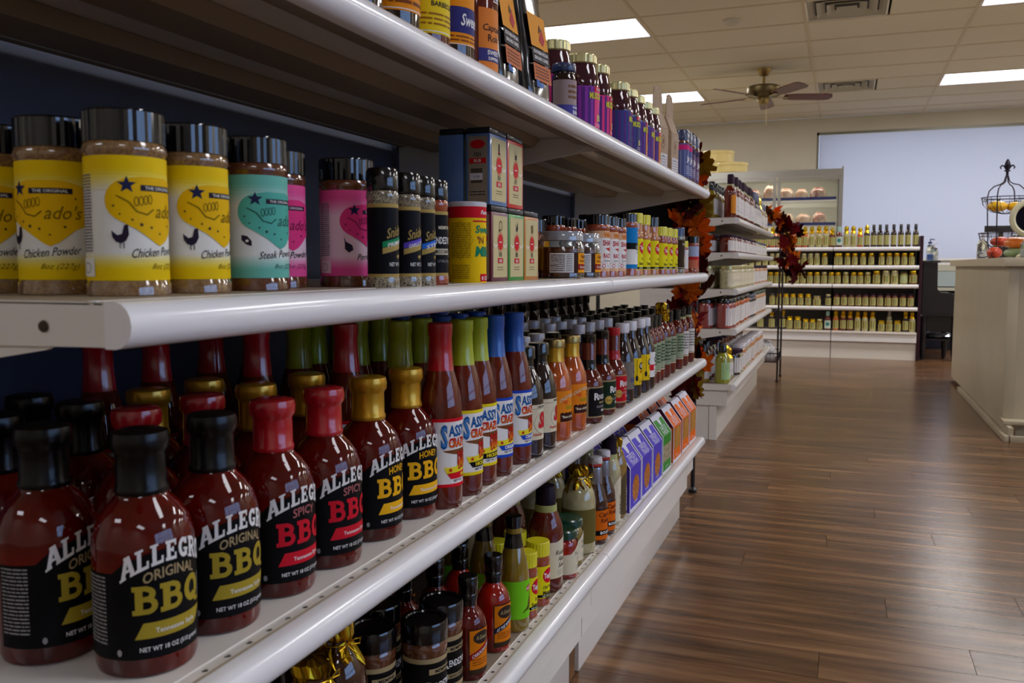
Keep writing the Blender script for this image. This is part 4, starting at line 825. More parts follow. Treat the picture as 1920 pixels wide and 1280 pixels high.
@product('greenlid')
def _(t, v):
    r = .026 if v == 'red' else .030
    part(t, 'body', [(0, 0), (r - .003, 0), (r, .003), (r, .058), (r - .002, .066), (r - .006, .071), (0, .071)], SAUCE_HOT if v == 'red' else mat('pickle_relish', (96, 84, 30), .08, coat=1, noise=((140, 120, 50), 150)), 32)
    part(t, 'lid', [(r - .004, .070), (r - .001, .072), (r - .001, .084), (r - .003, .0865), (r - .008, .0855), (0, .0855)], GRNLID, 36)
    L = Label(); L.poly([(-.045, .010), (.045, .010), (.045, .068), (.016, .066), (-.012, .046), (-.045, .044)], CREAM, 0); L.text('Tomato' if v == 'red' else 'Garlic', .010, .042, .006, INK, 1, 0, shear=.3); L.text('Jam' if v == 'red' else 'Relish', .010, .032, .006, INK, 1, 0, shear=.3); L.lines(0, .014, .02, .024, 3, GREY, 1, .25); L.build(t, r=r)
@product('swing')
def _(t):
    part(t, 'body', [(0, 0), (.021, 0), (.0244, .003), (.025, .007), (.025, .078), (.0238, .090), (.018, .106), (.0135, .120), (.0125, .132), (.0125, .158), (0, .158)], AMBER)
    part(t, 'neck_foil', [(.0142, .120), (.0138, .150), (.0130, .153)], mat('silver_sleeve', (150, 150, 160), .25, metal=.8)); part(t, 'gasket', [(.0128, .155), (.0138, .156), (.0138, .160), (.0125, .161)], P((196, 60, 60)))
    part(t, 'stopper', [(0, .158), (.0135, .160), (.0142, .168), (.013, .173), (0, .1745)], CAPWHITE)
    bm = bmesh.new()
    for s in (-1, 1): tube(bm, [(0, s * .013, .132), (.004, s * .0155, .148), (0, s * .0148, .166)], .0009, 6)
    tube(bm, [(0, -.0148, .166), (.012, -.010, .163), (.0155, 0, .160), (.012, .010, .163), (0, .0148, .166)], .0009, 6); obj('wire_bail', bm, CHROME, t)
    L = Label(); O = P((214, 100, 8)); L.rect(-.03, .010, .03, .072, INK, 0); L.rect(-.028, .030, .028, .070, O, 1); L.text('Captain', 0, .057, .009, P((90, 30, 14)), 2, .02, shear=.2, w=.04); L.text('Rodney', .002, .045, .009, P((90, 30, 14)), 2, .02, shear=.2, w=.036); L.rect(-.028, .020, .028, .030, BLACK, 2); L.text('BOUCAN', .0, .0225, .0055, WHITE, 3, .03, w=.034); L.rect(-.028, .011, .028, .020, O, 1); L.build(t, r=.025)
@product('pale')
def _(t, v):
    part(t, 'body', [(0, 0), (.022, 0), (.0252, .003), (.026, .008), (.026, .112), (.0245, .126), (.0185, .142), (.0145, .15), (.014, .172), (0, .172)], SAUCE_CRM if v == 'dark' else mat('golden_dressing', (150, 116, 44), .06, coat=1, noise=((120, 92, 34), 40)))
    if v == 'dark': part(t, 'capsule', [(.0165, .152), (.0162, .188), (.015, .1895), (0, .1895)], P((30, 22, 34), 'plum_capsule')); part(t, 'neck_band', [(.0182, .142), (.0178, .153)], P((176, 178, 120)))
    else: foil_top(t, .174, .015, .13, bow=False)
    L = Label(); L.poly([(-.02, .010), (.03, .010), (.03, .094)] + arc(.005, .080, .025, .025, 40, 180, 8) + [(-.02, .07)], CREAM if v == 'dark' else P((90, 76, 50)), 0); L.text('GARLIC' if v == 'dark' else 'MUSTARD', .006, .045, .009, INK if v == 'dark' else CREAM, 1, .02, rot=PI / 2); L.build(t, r=.026)
@product('tent')
def _(t, v):
    c = {'purple': (82, 66, 190), 'green': (58, 138, 46), 'orange': (230, 104, 0)}[v]; C = P(c); S = P({'purple': (70, 50, 170), 'green': (44, 112, 40), 'orange': (206, 92, 20)}[v]); W = P((216, 214, 226))
    w, d, zs, za = .056, .034, .100, .150
    bm = bmesh.new(); bx(bm, -d, d, -w, w, 0, zs); bm.normal_update()
    for f in bm.faces: f.material_index = 0 if abs(f.normal.x) > .5 else 1
    obj('carton', bm, [W, S], t)
    bm = bmesh.new(); prism(bm, [(d, zs), (-d, zs), (-d * .2 - .006, za), (-.002, za)], -w, w); bm.normal_update()
    for f in bm.faces: f.material_index = 1 if abs(f.normal.y) > .5 else 0
    obj('gable_top', bm, [W, P((40, 24, 70)) if v == 'purple' else P((20, 40, 24)) if v == 'green' else P((90, 30, 60))], t)
    L = Label(); m = .006
    L.rect(-w + m, m, w - m, zs, C, 0)
    words = {'purple': ('TRAILER', 'TRASH'), 'green': ('SNACK', 'MIX'), 'orange': ('CHEESE', 'STRAWS')}[v]
    if v == 'purple':
        rnd = random.Random(2); L.ell(0, .046, .030, .028, FOOD, 1, 18)
        for k in range(16): a = 2 * PI * k / 16; L.ell(.027 * math.cos(a), .046 + .025 * math.sin(a), .006, .006, FOOD, 1, 8)
        for k in range(22): L.ell(rnd.uniform(-.022, .022), .046 + rnd.uniform(-.02, .02), .004, .003, P(rnd.choice([(226, 160, 60), (170, 90, 24), (206, 110, 30)])), 2, 7)
    elif v == 'green': L.rect(-w + m, .03, w - m, .075, mat('pale_snack_picture', (190, 170, 140), .5, noise=((120, 110, 70), 90)), 1)
    else:
        L.rect(-w + m, .034, w - m, .096, mat('cheese_straw_picture', (200, 130, 40), .5, noise=((150, 80, 20), 40, (1, 6, 1))), 1)
        for k in range(9): u = -.034 + k * .0085; L.line([(u, .04), (u * .6 + .006, .09)], .005, P((224, 176, 84) if k % 2 else (180, 110, 40)), 2)
    L.lines(-.02, .012, .02, .018, 2, W, 1, .3); L.build(t, face=FACE_X(d))
    L = Label(); SL = math.hypot(d + .002, za - zs); L.rect(-w + m, 0, w - m, SL * .78, C, 0)
    L.text(words[0], 0, SL * .24, .013, W, 1, .0, w=.062); L.text(words[1], 0, SL * .02, .013, W, 1, .0, w=.056)
    L.poly([(-.014, SL * .82), (.014, SL * .82), (.008, SL * .52), (0, SL * .44), (-.008, SL * .52)], W, 1); L.lines(-.012, SL * .40, .012, SL * .44, 1, W, 1)
    def fc(u, q, n): k = q / SL; return (d - (d + .002) * k + n * .8, u, zs + (za - zs) * k + n * .6)
    L.build(t, face=fc)
# ---- far jars and bottles (second unit and back unit)
@product('fjar')
def _(t, lid, body, lab, r='.026', h='.085'):
    r, h = float(r), float(h); B = {'cream': SAUCE_CRM, 'red': SAUCE_BRN, 'pink': mat('pink_preserve', (150, 60, 56), .06, coat=1), 'orange': SAUCE_ORG, 'dark': SAUCE_DRK, 'olive': SAUCE_OLV, 'peach': mat('peach_preserve', (196, 130, 76), .06, coat=1)}[body]
    lm = {'dark': CAPBLK, 'gold': mat('pale_gold_lid', (196, 186, 134), .3, metal=.7), 'foil': GOLDFOIL, 'green': GRNLID, 'navy': NAVY, 'plum': P((46, 26, 44)), 'white': CAPWHITE}[lid]
    part(t, 'body', [(0, 0), (r * .92, 0), (r, .003), (r, h * .74), (r * .92, h * .82), (r * .84, h * .86), (0, h * .86)], B, 18)
    if lid == 'foil': part(t, 'foil_cover', [(r * 1.06, h * .74), (r * .93, h * .83), (r * 1.0, h * .88), (r * .95, h * .97), (r * .6, h), (0, h)], lm, 12, 20)
    else: part(t, 'lid', [(r * .9, h * .84), (r * .94, h * .85), (r * .94, h * .98), (r * .88, h), (0, h)], lm, 18)
    L = Label(); c = {'white': P((214, 210, 208)), 'gold': P((190, 176, 110), 'gold_paper', rough=.35), 'sage': P((176, 184, 132)), 'cream': CREAM}[lab]
    L.rect(-r * 1.3, h * .10, r * 1.3, h * .68, c, 0)
    if lab == 'gold': L.rect(-r * .62, h * .12, -r * .28, h * .66, P((110, 100, 56)), 1); L.rect(r * .1, h * .14, r * .5, h * .64, P((130, 146, 96)), 1); L.lines(-r * .2, h * .2, r * .05, h * .6, 5, INK, 1, .3)
    else:
        q = random.Random(len(body + lid)); k = P((132, 122, 132))
        for _ in range(7): u, v = q.uniform(-r * .6, r * .6), q.uniform(h * .18, h * .6); L.line([(u, v), (u + q.uniform(-.006, .006), v + q.uniform(-.008, .008)), (u + q.uniform(-.006, .006), v + q.uniform(-.006, .006))], .0011, k)
    L.build(t, r=r, step=r * .3)
@product('fbot')
def _(t, cap, body, lab, r='.025', h='.17'):
    r, h = float(r), float(h); B = {'cream': SAUCE_CRM, 'red': SAUCE_BRN, 'dark': SAUCE_DRK, 'amber': SAUCE_ORG, 'olive': SAUCE_OLV, 'lime': mat('green_dressing', (140, 140, 30), .06, coat=1)}[body]
    lm = {'dark': CAPBLK, 'foil': GOLDFOIL, 'plum': P((46, 26, 44)), 'blue': NAVY, 'teal': P((150, 186, 176)), 'white': CAPWHITE, 'silver': CHROME}[cap]
    part(t, 'body', [(0, 0), (r * .92, 0), (r, .003), (r, h * .56), (r * .86, h * .66), (r * .52, h * .76), (r * .46, h * .8), (r * .46, h * .9), (0, h * .9)], B, 18)
    if cap == 'foil': part(t, 'foil_cover', [(r * .98, h * .66), (r * .62, h * .76), (r * .72, h * .82), (r * .7, h * .93), (r * .4, h), (0, h)], lm, 12, 20)
    else: part(t, 'cap', [(r * .54, h * .74), (r * .54, h * .98), (r * .48, h), (0, h)], lm, 16)
    L = Label(); c = {'white': P((214, 210, 208)), 'gold': P((190, 176, 110), 'gold_paper', rough=.35), 'sage': P((160, 196, 140)), 'amberlabel': P((206, 130, 30)), 'teal': P((190, 206, 190))}[lab]
    L.rect(-r * 1.3, h * .10, r * 1.3, h * .52, c, 0)
    if lab == 'gold': L.rect(-r * .62, h * .12, -r * .28, h * .5, P((110, 100, 56)), 1); L.rect(r * .1, h * .12, r * .5, h * .5, P((130, 146, 96)), 1)
    elif lab == 'teal': L.ell(0, h * .33, r * .6, h * .1, P((60, 130, 130)), 1, 12)
    else:
        q = random.Random(len(body + cap)); k = P((120, 112, 150))
        for _ in range(9): u, v = q.uniform(-r * .6, r * .6), q.uniform(h * .14, h * .46); L.line([(u, v), (u + q.uniform(-.006, .006), v + q.uniform(-.012, .012)), (u + q.uniform(-.006, .006), v + q.uniform(-.008, .008))], .0013, k)
    if cap == 'plum': part(t, 'neck_band', [(r * .6, h * .72), (r * .58, h * .77)], P((190, 196, 150)), 14)
    L.build(t, r=r, step=r * .3)

# ------------------------------------------------------------------ third shelf: barbecue and hot sauces
R = math.radians
def jit(a=4): return R(random.uniform(-a, a))
RB = 'sauce bottles in the shadow behind the front row of the third shelf'
for key, x, y, rz, lb in [
    ('bbq:original', -.565, .492, 12, 'black-capped original barbecue sauce bottle at the left edge, set back behind its neighbour'),
    ('bbq:original', -.482, .503, -16, 'nearest black-capped original barbecue sauce bottle, largest in the lower left'),
    ('bbq:original', -.482, .581, -12, 'black-capped original barbecue sauce bottle beside the first red-capped one'),
    ('bbq:spicy', -.482, .664, -8, 'first red-capped spicy barbecue sauce bottle from the left'),
    ('bbq:spicy', -.480, .745, -8, 'second red-capped spicy barbecue sauce bottle, next to a gold-capped one'),
    ('bbq:honey', -.482, .836, -2, 'gold-capped honey barbecue sauce bottle beside the red-capped one'),
    ('bbq:honey', -.482, .925, -16, 'gold-capped honey barbecue sauce bottle beside the tall red-necked bottle'),
    ('sassy:hot', -.459, .972, -14, 'tall hot sauce bottle with long red neck sleeve and red banded label'),
    ('sassy:hickory', -.459, 1.037, -12, 'tall sauce bottle with lime green neck sleeve, left one of two, yellow banded label'),
    ('sassy:hickory', -.461, 1.092, -24, 'tall sauce bottle with lime green neck sleeve beside a blue-sleeved bottle'),
    ('sassy:original', -.459, 1.149, -18, 'tall sauce bottle with blue neck sleeve, left one of two'),
    ('sassy:original', -.459, 1.230, -14, 'tall sauce bottle with blue neck sleeve beside the dark bottle with white label'),
    ('round:dark', -.458, 1.275, -2, 'dark brown sauce bottle with white label, right next to the blue-sleeved bottle'),
    ('round:dark', -.458, 1.342, 8, 'dark brown sauce bottle with white label, next to the orange bottle'),
    ('round:orange', -.458, 1.423, -6, 'orange sauce bottle with gold cap, left one of the pair'),
    ('round:orange', -.458, 1.517, -14, 'orange sauce bottle with gold cap, right one of the pair'),
    ('round:black', -.448, 1.604, -12, 'squat sauce bottle with black neck and black label in a cream border'),
    ('round:green', -.448, 1.704, 0, 'squat sauce bottle with black neck and dark green label'),
    ('round:red', -.448, 1.797, -6, 'squat sauce bottle with bright red neck sleeve and red label'),
    ('white:grey', -.446, 1.868, 0, 'white-capped dark sauce bottle with grey label beside the red-sleeved bottle'),
    ('white:yellow', -.446, 1.944, -14, 'white-capped dark sauce bottle with bright yellow label, nearer of two'),
    ('white:yellow', -.446, 2.034, -10, 'white-capped dark sauce bottle with bright yellow label, farther of two'),
    ('white:redwhite', -.446, 2.095, 0, 'white-capped dark sauce bottle with red and white label'),
    ('slim:green', -.448, 2.150, 0, 'slim black-capped bottle with pale green label right behind the red and white label'),
    ('slim:green', -.448, 2.205, 4, 'slim black-capped bottle with pale green label, second of three'),
    ('slim:green', -.448, 2.258, -4, 'slim black-capped bottle with pale green label, third, before the gold foil top'),
    ('big', -.452, 2.330, 0, 'sauce bottle with crumpled gold foil top near the end of the third shelf'),
    ('slim:green', -.448, 2.420, 0, 'slim bottle with pale green label just beyond the gold foil bottle'),
    ('slim:green', -.446, 2.53, 4, 'slim bottle with pale green label, last before the two white-labelled ones'),
    ('slim:sketch', -.446, 2.62, 0, 'slim bottle with white sketch label, nearer of the last two on the third shelf'),
    ('slim:sketch', -.446, 2.73, 6, 'slim bottle with white sketch label, last on the third shelf')]:
    place(key, x, y, Z3, lb, 'front row of sauce bottles on the third shelf', R(rz))
back = []
for y, ks in ((.503, ['bbq:original', 'bbq:original', 'bbq:spicy']), (.581, ['bbq:spicy', 'bbq:original', 'bbq:original']), (.664, ['bbq:spicy', 'bbq:honey', 'sassy:hot']), (.745, ['bbq:honey', 'bbq:honey', 'sassy:hot']), (.836, ['bbq:honey', 'sassy:hot', 'sassy:hot']), (.92, ['sassy:hot', 'sassy:hickory', 'sassy:hot'])):
    for k, key in enumerate(ks):
        if y == .503 and k == 0: back.append((key, -.640, .512))
        else: back.append((key, -.560 - .075 * k if y > .51 else -.56 - .075 * k - .01, y + .012 * k))
for y, key in ((.985, 'sassy:hickory'), (1.045, 'sassy:hickory'), (1.105, 'sassy:original'), (1.165, 'sassy:original'), (1.232, 'sassy:original')):
    for k in range(1, 4): back.append((key, -.459 - .062 * k, y))
for y, key in ((1.30, 'white:grey'), (1.37, 'round:dark'), (1.44, 'white:grey'), (1.52, 'white:grey'), (1.62, 'round:black'), (1.70, 'round:green'), (1.79, 'white:yellow'), (1.87, 'white:grey'), (1.95, 'white:yellow'), (2.03, 'white:yellow'), (2.11, 'slim:green'), (2.18, 'slim:green'), (2.26, 'slim:green'), (2.36, 'slim:green'), (2.46, 'slim:green'), (2.56, 'slim:sketch'), (2.66, 'slim:sketch'), (2.76, 'slim:sketch')):
    for k in range(1, 5): back.append((key, -.458 - .066 * k, y + .004 * k))
@product('tallblack')
def _(t):
    part(t, 'body', [(0, 0), (.024, 0), (.027, .004), (.027, .13), (.018, .16), (.013, .18), (.013, .2), (0, .2)], SAUCE_DRK, 20); part(t, 'cap', [(.0145, .178), (.0165, .182), (.0165, .215), (0, .216)], CAPBLK, 20)
    L = Label(); L.rect(-.03, .04, .03, .11, TANINK, 0); L.build(t, r=.027)
for y0 in [1.33 + .085 * i for i in range(17)]:
    back.append(('tallblack', -.765, y0))
back = [b for b in back if not (b[0] != 'tallblack' and b[1] < -.70 and b[2] > 1.29)]
for key, x, y in back: RENAME.append((place(key, x, y, Z3, '', RB, jit()), key, 'third'))

# ------------------------------------------------------------------ second shelf: spices
FM = 'front row of spices on the second shelf'
for key, x, y, rz, lb, kd in [
    ('shaker:chicken', -.495, .512, -6, 'nearest yellow-labelled chicken seasoning shaker, largest at upper left', 'spice_shaker'),
    ('shaker:chicken', -.495, .582, -3, 'yellow-labelled chicken seasoning shaker beside the teal one', 'spice_shaker'),
    ('shaker:steak', -.490, .657, -14, 'teal-labelled steak seasoning shaker with black cap', 'spice_shaker'),
    ('shaker:pork', -.525, .737, -30, 'pink-labelled seasoning shaker set back between the teal and the other pink one', 'spice_shaker'),
    ('shaker:pork', -.494, .818, -4, 'pink-labelled pork seasoning shaker standing forward beside the black-labelled shakers', 'spice_shaker'),
    ('snick:prime', -.437, .792, 4, 'clear shaker with black label and green ribbon stripe', 'spice_shaker'),
    ('snick:garlic', -.437, .842, -4, 'clear shaker with black label and purple ribbon stripe', 'spice_shaker'),
    ('snick:steakseason', -.440, .884, 6, 'clear shaker with black label and blue ribbon stripe', 'spice_shaker'),
    ('snick:rub', -.443, .924, -16, 'red seasoning shaker with black and cream label beside the yellow can', 'spice_shaker'),
    ('can', -.460, 1.060, -14, 'yellow seasoning can with red band and white lid', 'seasoning_can'),
    ('bigjar', -.470, 1.500, -26, 'wide clear jar of brown seasoning with clear lid, nearer of two', 'sauce_jar'),
    ('bigjar', -.470, 1.612, -26, 'wide clear jar of brown seasoning with clear lid, farther of two', 'sauce_jar'),
    ('razor', -.450, 1.672, -8, 'white-labelled red seasoning shaker, nearest of three alike', 'spice_shaker'),
    ('razor', -.450, 1.742, -2, 'white-labelled red seasoning shaker, middle of three alike', 'spice_shaker'),
    ('razor', -.450, 1.812, -2, 'white-labelled red seasoning shaker, farthest of three alike', 'spice_shaker'),
    ('blue', -.452, 1.925, -6, 'tall shaker with bright blue and white label', 'spice_shaker'),
    ('tex:tall', -.452, 1.995, -2, 'tall yellow-capped shaker with yellow label beside the blue-labelled one', 'spice_shaker'),
    ('tex:tall', -.452, 2.08, -2, 'tall yellow-capped shaker with yellow label, second from the blue-labelled one', 'spice_shaker'),
    ('tex:blackcap', -.452, 2.18, -6, 'tall black-capped shaker with yellow label', 'spice_shaker'),
    ('tex:short', -.446, 2.26, -6, 'shorter yellow-capped shaker partly hidden behind its twin', 'spice_shaker'),
    ('tex:short', -.446, 2.335, -4, 'shorter yellow-capped shaker with whole red oval in view', 'spice_shaker'),
    ('tex:short', -.446, 2.415, 0, 'shorter yellow-capped shaker next to the brown-labelled one', 'spice_shaker'),
    ('jar3:brown', -.45, 2.545, 0, 'shaker with brown pictured label and dark blue cap', 'spice_shaker'),
    ('jar3:small', -.445, 2.61, 0, 'small white-labelled shaker with yellow cap near the shelf end', 'spice_shaker'),
    ('jar3:pepper', -.445, 2.785, -6, 'last shaker on the second shelf, with pale blue and red label', 'spice_shaker')]:
    place(key, x, y, ZM, lb, FM, R(rz), kd)
place('shaker:chicken', -.568, .517, ZM, 'yellow-labelled shaker behind the nearest one, back panel of print showing', 'spices behind the front row of the second shelf', R(-62), 'spice_shaker')
place('shaker:chicken', -.645, .527, ZM, 'yellow-labelled shaker cut by the left edge of the view', 'spices behind the front row of the second shelf', R(-56), 'spice_shaker')
for y, key in ((.59, 'shaker:chicken'), (.665, 'shaker:steak'), (.745, 'shaker:steak'), (.815, 'shaker:pork')):
    for k in (1, 2): 
        if y > .7 and k == 1: continue
        RENAME.append((place(key, -.497 - .066 * k, y + .01 * k, ZM, '', 'shadowed shakers on the second shelf', jit(20), 'spice_shaker'), key, 'second'))
for y, key in ((.885, 'snick:prime'), (.935, 'snick:garlic'), (.985, 'snick:rub')):
    RENAME.append((place(key, -.505, y, ZM, '', 'shadowed shakers on the second shelf', jit(20), 'spice_shaker'), key, 'second'))
for y in (1.40, 1.485, 1.57): RENAME.append((place('widejar', -.560, y, ZM, '', 'shadowed jars on the second shelf', 0, 'sauce_jar'), 'widejar', 'second'))
for y, key in ((1.67, 'razor'), (1.75, 'razor'), (1.83, 'razor'), (1.93, 'blue'), (2.01, 'tex:blackcap'), (2.09, 'tex:blackcap'), (2.19, 'tex:blackcap')):
    RENAME.append((place(key, -.540 if y > 1.65 else -.565, y, ZM, '', 'shadowed shakers on the second shelf', jit(20), 'spice_shaker'), key, 'second'))
TX_ = -.4785
for key, x, y, dz, lb in [('tin:maroon', TX_, 1.177, 0, 'maroon seasoning tin at the bottom left of the tin stack'), ('tin:green', TX_, 1.2445, 0, 'green seasoning tin in the middle of the bottom row'), ('tin:orange', TX_, 1.313, 0, 'tan-orange seasoning tin at the right of the bottom row, nothing on top'),
    ('tin:blue', TX_, 1.172, .1068, 'blue seasoning tin on top of the stack with a price sticker on its end'), ('tin:red', TX_, 1.240, .1068, 'red seasoning tin on top of the stack'), ('tin:blue:plain', TX_ - .041, 1.172, .1068, 'dark blue seasoning tin behind the blue one on top of the stack'), ('tin:maroon', TX_ - .041, 1.177, 0, 'maroon tin hidden behind the bottom row of the stack')]:
    place(key, x, y, ZM + .0005 + dz, lb, 'stacked seasoning tins', 0, 'seasoning_tin')

# ------------------------------------------------------------------ top shelf
for key, x, y, rz, lb, kd in [
    ('topb:dark', -.458, .772, -10, 'dark sauce bottle at the top edge, leftmost on the top shelf', 'sauce_bottle'),
    ('topb:orange', -.458, .853, -10, 'sauce bottle with orange label next to the leftmost dark one on the top shelf', 'sauce_bottle'),
    ('topb:yellow', -.458, .929, -12, 'sauce bottle with bright yellow label on the top shelf', 'sauce_bottle'),
    ('topb:blue', -.458, 1.000, -10, 'sauce bottle with orange label and navy band on the top shelf', 'sauce_bottle'),
    ('topb:captain', -.458, 1.079, -16, 'olive sauce bottle with orange-pink label beside the black pouches', 'sauce_bottle'),
    ('pouch:a', -.468, 1.168, 0, 'shiny black coffee pouch standing upright, left one of two', 'coffee_pouch'),
    ('pouch:b', -.464, 1.285, -6, 'shiny black coffee pouch leaning beside the jelly jars', 'coffee_pouch'),
    ('jelly:small', -.440, 1.415, -8, 'small dark jar with navy lid in front of the first jelly jar', 'sauce_jar'),
    ('jelly:pink', -.482, 1.490, -20, 'first purple jelly jar, pink and yellow label, behind the small jar', 'sauce_jar'),
    ('jelly:violet', -.465, 1.600, -14, 'second jelly jar with violet and pink label', 'sauce_jar'),
    ('jelly:pink', -.465, 1.695, -2, 'third jelly jar with mostly pink label', 'sauce_jar'),
    ('jelly:blue', -.50, 1.785, 0, 'narrowly seen jelly jar set back between the pink and blue ones', 'sauce_jar'),
    ('jelly:blue', -.465, 1.868, 10, 'jelly jar with plain blue striped label', 'sauce_jar'),
    ('jelly:blue', -.465, 1.947, -12, 'jelly jar with blue label, second of the blue ones', 'sauce_jar'),
    ('jelly:bluepink', -.465, 2.027, 0, 'jelly jar with orange-banded label, nearer of three', 'sauce_jar'),
    ('jelly:bluepink', -.465, 2.107, 6, 'jelly jar with orange-banded label, middle of three', 'sauce_jar'),
    ('jelly:bluepink', -.465, 2.187, -8, 'jelly jar with orange-banded label, beside the brown paper bags', 'sauce_jar'),
    ('kraft', -.470, 2.335, -8, 'brown paper bag with tall hang tab, nearer of two', 'paper_bag'),
    ('kraft', -.462, 2.460, -4, 'brown paper bag with tall hang tab, farther of two', 'paper_bag'),
    ('jojo:blue', -.45, 2.600, 0, 'blue-capped striped bottle with pink band, first of the end cluster', 'sauce_jar'),
    ('jojo:blue', -.45, 2.655, 0, 'blue-capped striped bottle with pink band, second of the end cluster', 'sauce_jar'),
    ('jojo:plum', -.45, 2.715, 0, 'blue-capped bottle with plum label, third of the end cluster', 'sauce_jar'),
    ('jojo:plum', -.45, 2.79, 0, 'blue-capped bottle with plum label, last on the top shelf', 'sauce_jar')]:
    place(key, x, y, ZT + .0012, lb, 'goods on the top shelf', R(rz), kd)
for y in (1.50, 1.58, 1.66, 1.74, 1.86, 1.94, 2.03, 2.11): RENAME.append((place('jelly:bluepink', -.562, y, ZT + .0012, '', 'second row of jelly jars', jit(20), 'sauce_jar'), 'jelly', 'top'))

# ------------------------------------------------------------------ bottom shelf
for key, x, y, rz, lb, kd in [
    ('foilbottle:amber', -.480, .715, 10, 'gold foil topped bottle at the bottom edge, nearer and lower of two', 'sauce_bottle'),
    ('foilbottle:amber', -.505, .800, -20, 'gold foil topped bottle with ribbon loop, farther of the two at the bottom edge', 'sauce_bottle'),
    ('rendjar', -.515, .895, -20, 'black-lidded seasoning jar behind the foil topped bottles', 'sauce_jar'),
    ('rendjar', -.468, .940, -10, 'black-lidded seasoning jar in front at the bottom edge, lid seen from above', 'sauce_jar'),
    ('rendjar', -.475, 1.003, -14, 'black-lidded seasoning jar beside the red sauce bottles, label in view', 'sauce_jar'),
    ('redsauce:red', -.458, 1.052, -20, 'red sauce bottle with orange label and red stripe, nearer of two', 'sauce_bottle'),
    ('redsauce:orange', -.458, 1.143, -22, 'bright red sauce bottle with orange label and navy stripe', 'sauce_bottle'),
    ('pepper', -.455, 1.218, -14, 'olive sauce bottle with lime green label', 'sauce_bottle'),
    ('tex:mini', -.452, 1.268, -6, 'small yellow-capped shaker between the lime label and the larger yellow shaker', 'spice_shaker'),
    ('tex:wide', -.453, 1.326, -14, 'larger yellow-capped shaker with yellow label on the bottom shelf', 'spice_shaker'),
    ('apple', -.462, 1.393, -10, 'brown sauce bottle with plum neck sleeve and cream script label', 'sauce_bottle'),
    ('greenlid:red', -.452, 1.462, -14, 'green-lidded jar of red jam with white label', 'sauce_jar'),
    ('greenlid:green', -.466, 1.532, -12, 'green-lidded jar of relish with white label', 'sauce_jar'),
    ('foilbottle:cream', -.466, 1.606, 0, 'cream dressing bottle topped with gold foil and a bow', 'sauce_bottle'),
    ('swing', -.450, 1.668, -10, 'brown swing-top bottle with orange label, nearer of two', 'sauce_bottle'),
    ('swing', -.450, 1.733, -10, 'brown swing-top bottle with orange label, farther of two', 'sauce_bottle'),
    ('pale:dark', -.456, 1.800, -6, 'pale dressing bottle with dark neck sleeve beside the swing-top bottle', 'sauce_bottle'),
    ('pale:gold', -.456, 1.856, 0, 'golden dressing bottle with gold foil top next to the purple cartons', 'sauce_bottle')]:
    place(key, x, y, Z4, lb, 'front row on the bottom shelf', R(rz), kd)
for i, (v, y) in enumerate([('purple', 1.948), ('purple', 2.072), ('purple', 2.200), ('green', 2.330), ('orange', 2.485), ('orange', 2.628), ('orange', 2.762)]):
    lb = {0: 'purple gable-top snack carton nearest the dressing bottles', 1: 'middle purple gable-top snack carton', 2: 'purple gable-top snack carton beside the green one', 3: 'green gable-top snack carton', 4: 'orange gable-top snack carton beside the green one', 5: 'middle orange gable-top snack carton', 6: 'last orange gable-top snack carton at the shelf end'}[i]
    place('tent:' + v, -.4635, y, Z4, lb, 'gable-top snack cartons', R(-1), 'snack_carton')
    if v != 'green': RENAME.append((place('tent:' + v, -.55, y + .01, Z4, '', 'snack cartons in the second row', 0, 'snack_carton'), 'tent:' + v, 'bottom'))
bb = [('foilbottle:amber', -.59, .74), ('foilbottle:amber', -.585, .82), ('rendjar', -.58, .90), ('rendjar', -.545, .965), ('rendjar', -.61, .965), ('redsauce:red', -.545, 1.035), ('redsauce:red', -.61, 1.05), ('redsauce:red', -.53, 1.10), ('redsauce:orange', -.525, 1.175), ('redsauce:red', -.60, 1.12),
      ('pepper', -.51, 1.235), ('tex:wide', -.515, 1.30), ('tex:wide', -.505, 1.36), ('pepper', -.575, 1.25), ('apple', -.535, 1.41), ('tallblack', -.60, 1.36), ('tallblack', -.61, 1.44), ('foilbottle:cream', -.545, 1.585), ('foilbottle:cream', -.545, 1.665), ('tallblack', -.62, 1.52), ('swing', -.52, 1.76), ('pale:dark', -.52, 1.84), ('tallblack', -.60, 1.62), ('tallblack', -.60, 1.72), ('redsauce:red', -.66, 1.09), ('rendjar', -.67, .97)]
for key, x, y in bb: RENAME.append((place(key, x, y, Z4, '', 'dim goods at the back of the bottom shelf', jit(15), 'sauce_jar' if key in ('rendjar',) else 'spice_shaker' if key.startswith('tex') else 'sauce_bottle'), key, 'bottom'))

# ------------------------------------------------------------------ second unit: goods
ORD = ['first', 'second', 'third', 'fourth', 'fifth', 'sixth', 'seventh', 'eighth', 'ninth', 'tenth', 'eleventh', 'twelfth', 'thirteenth', 'fourteenth', 'fifteenth', 'sixteenth', 'seventeenth', 'eighteenth', 'nineteenth', 'twentieth', 'twenty-first', 'twenty-second', 'twenty-third', 'twenty-fourth', 'twenty-fifth', 'twenty-sixth']
ORD += ['twenty-seventh', 'twenty-eighth', 'twenty-ninth', 'thirtieth', 'thirty-first', 'thirty-second', 'thirty-third', 'thirty-fourth']
SH = ['top', 'second', 'third', 'fourth', 'bottom']
def row2(level, items, y0, x, nm):
    y = y0
    for i, (key, step, desc, kd) in enumerate(items):
        if y > G2Y1 - .05: break
        place(key, x + random.uniform(-.006, .003), y + random.uniform(-.003, .003), GZ[level] + .0005, '%s, %s from near end, %s, %s shelf, farther unit' % (desc, ORD[i], nm, SH[level]), '%s on the %s shelf of the farther unit' % (nm, SH[level]), jit(16), kd); y += step
B_, J_ = 'sauce_bottle', 'sauce_jar'
wl = 'white-labelled dark bottle with plum cap'
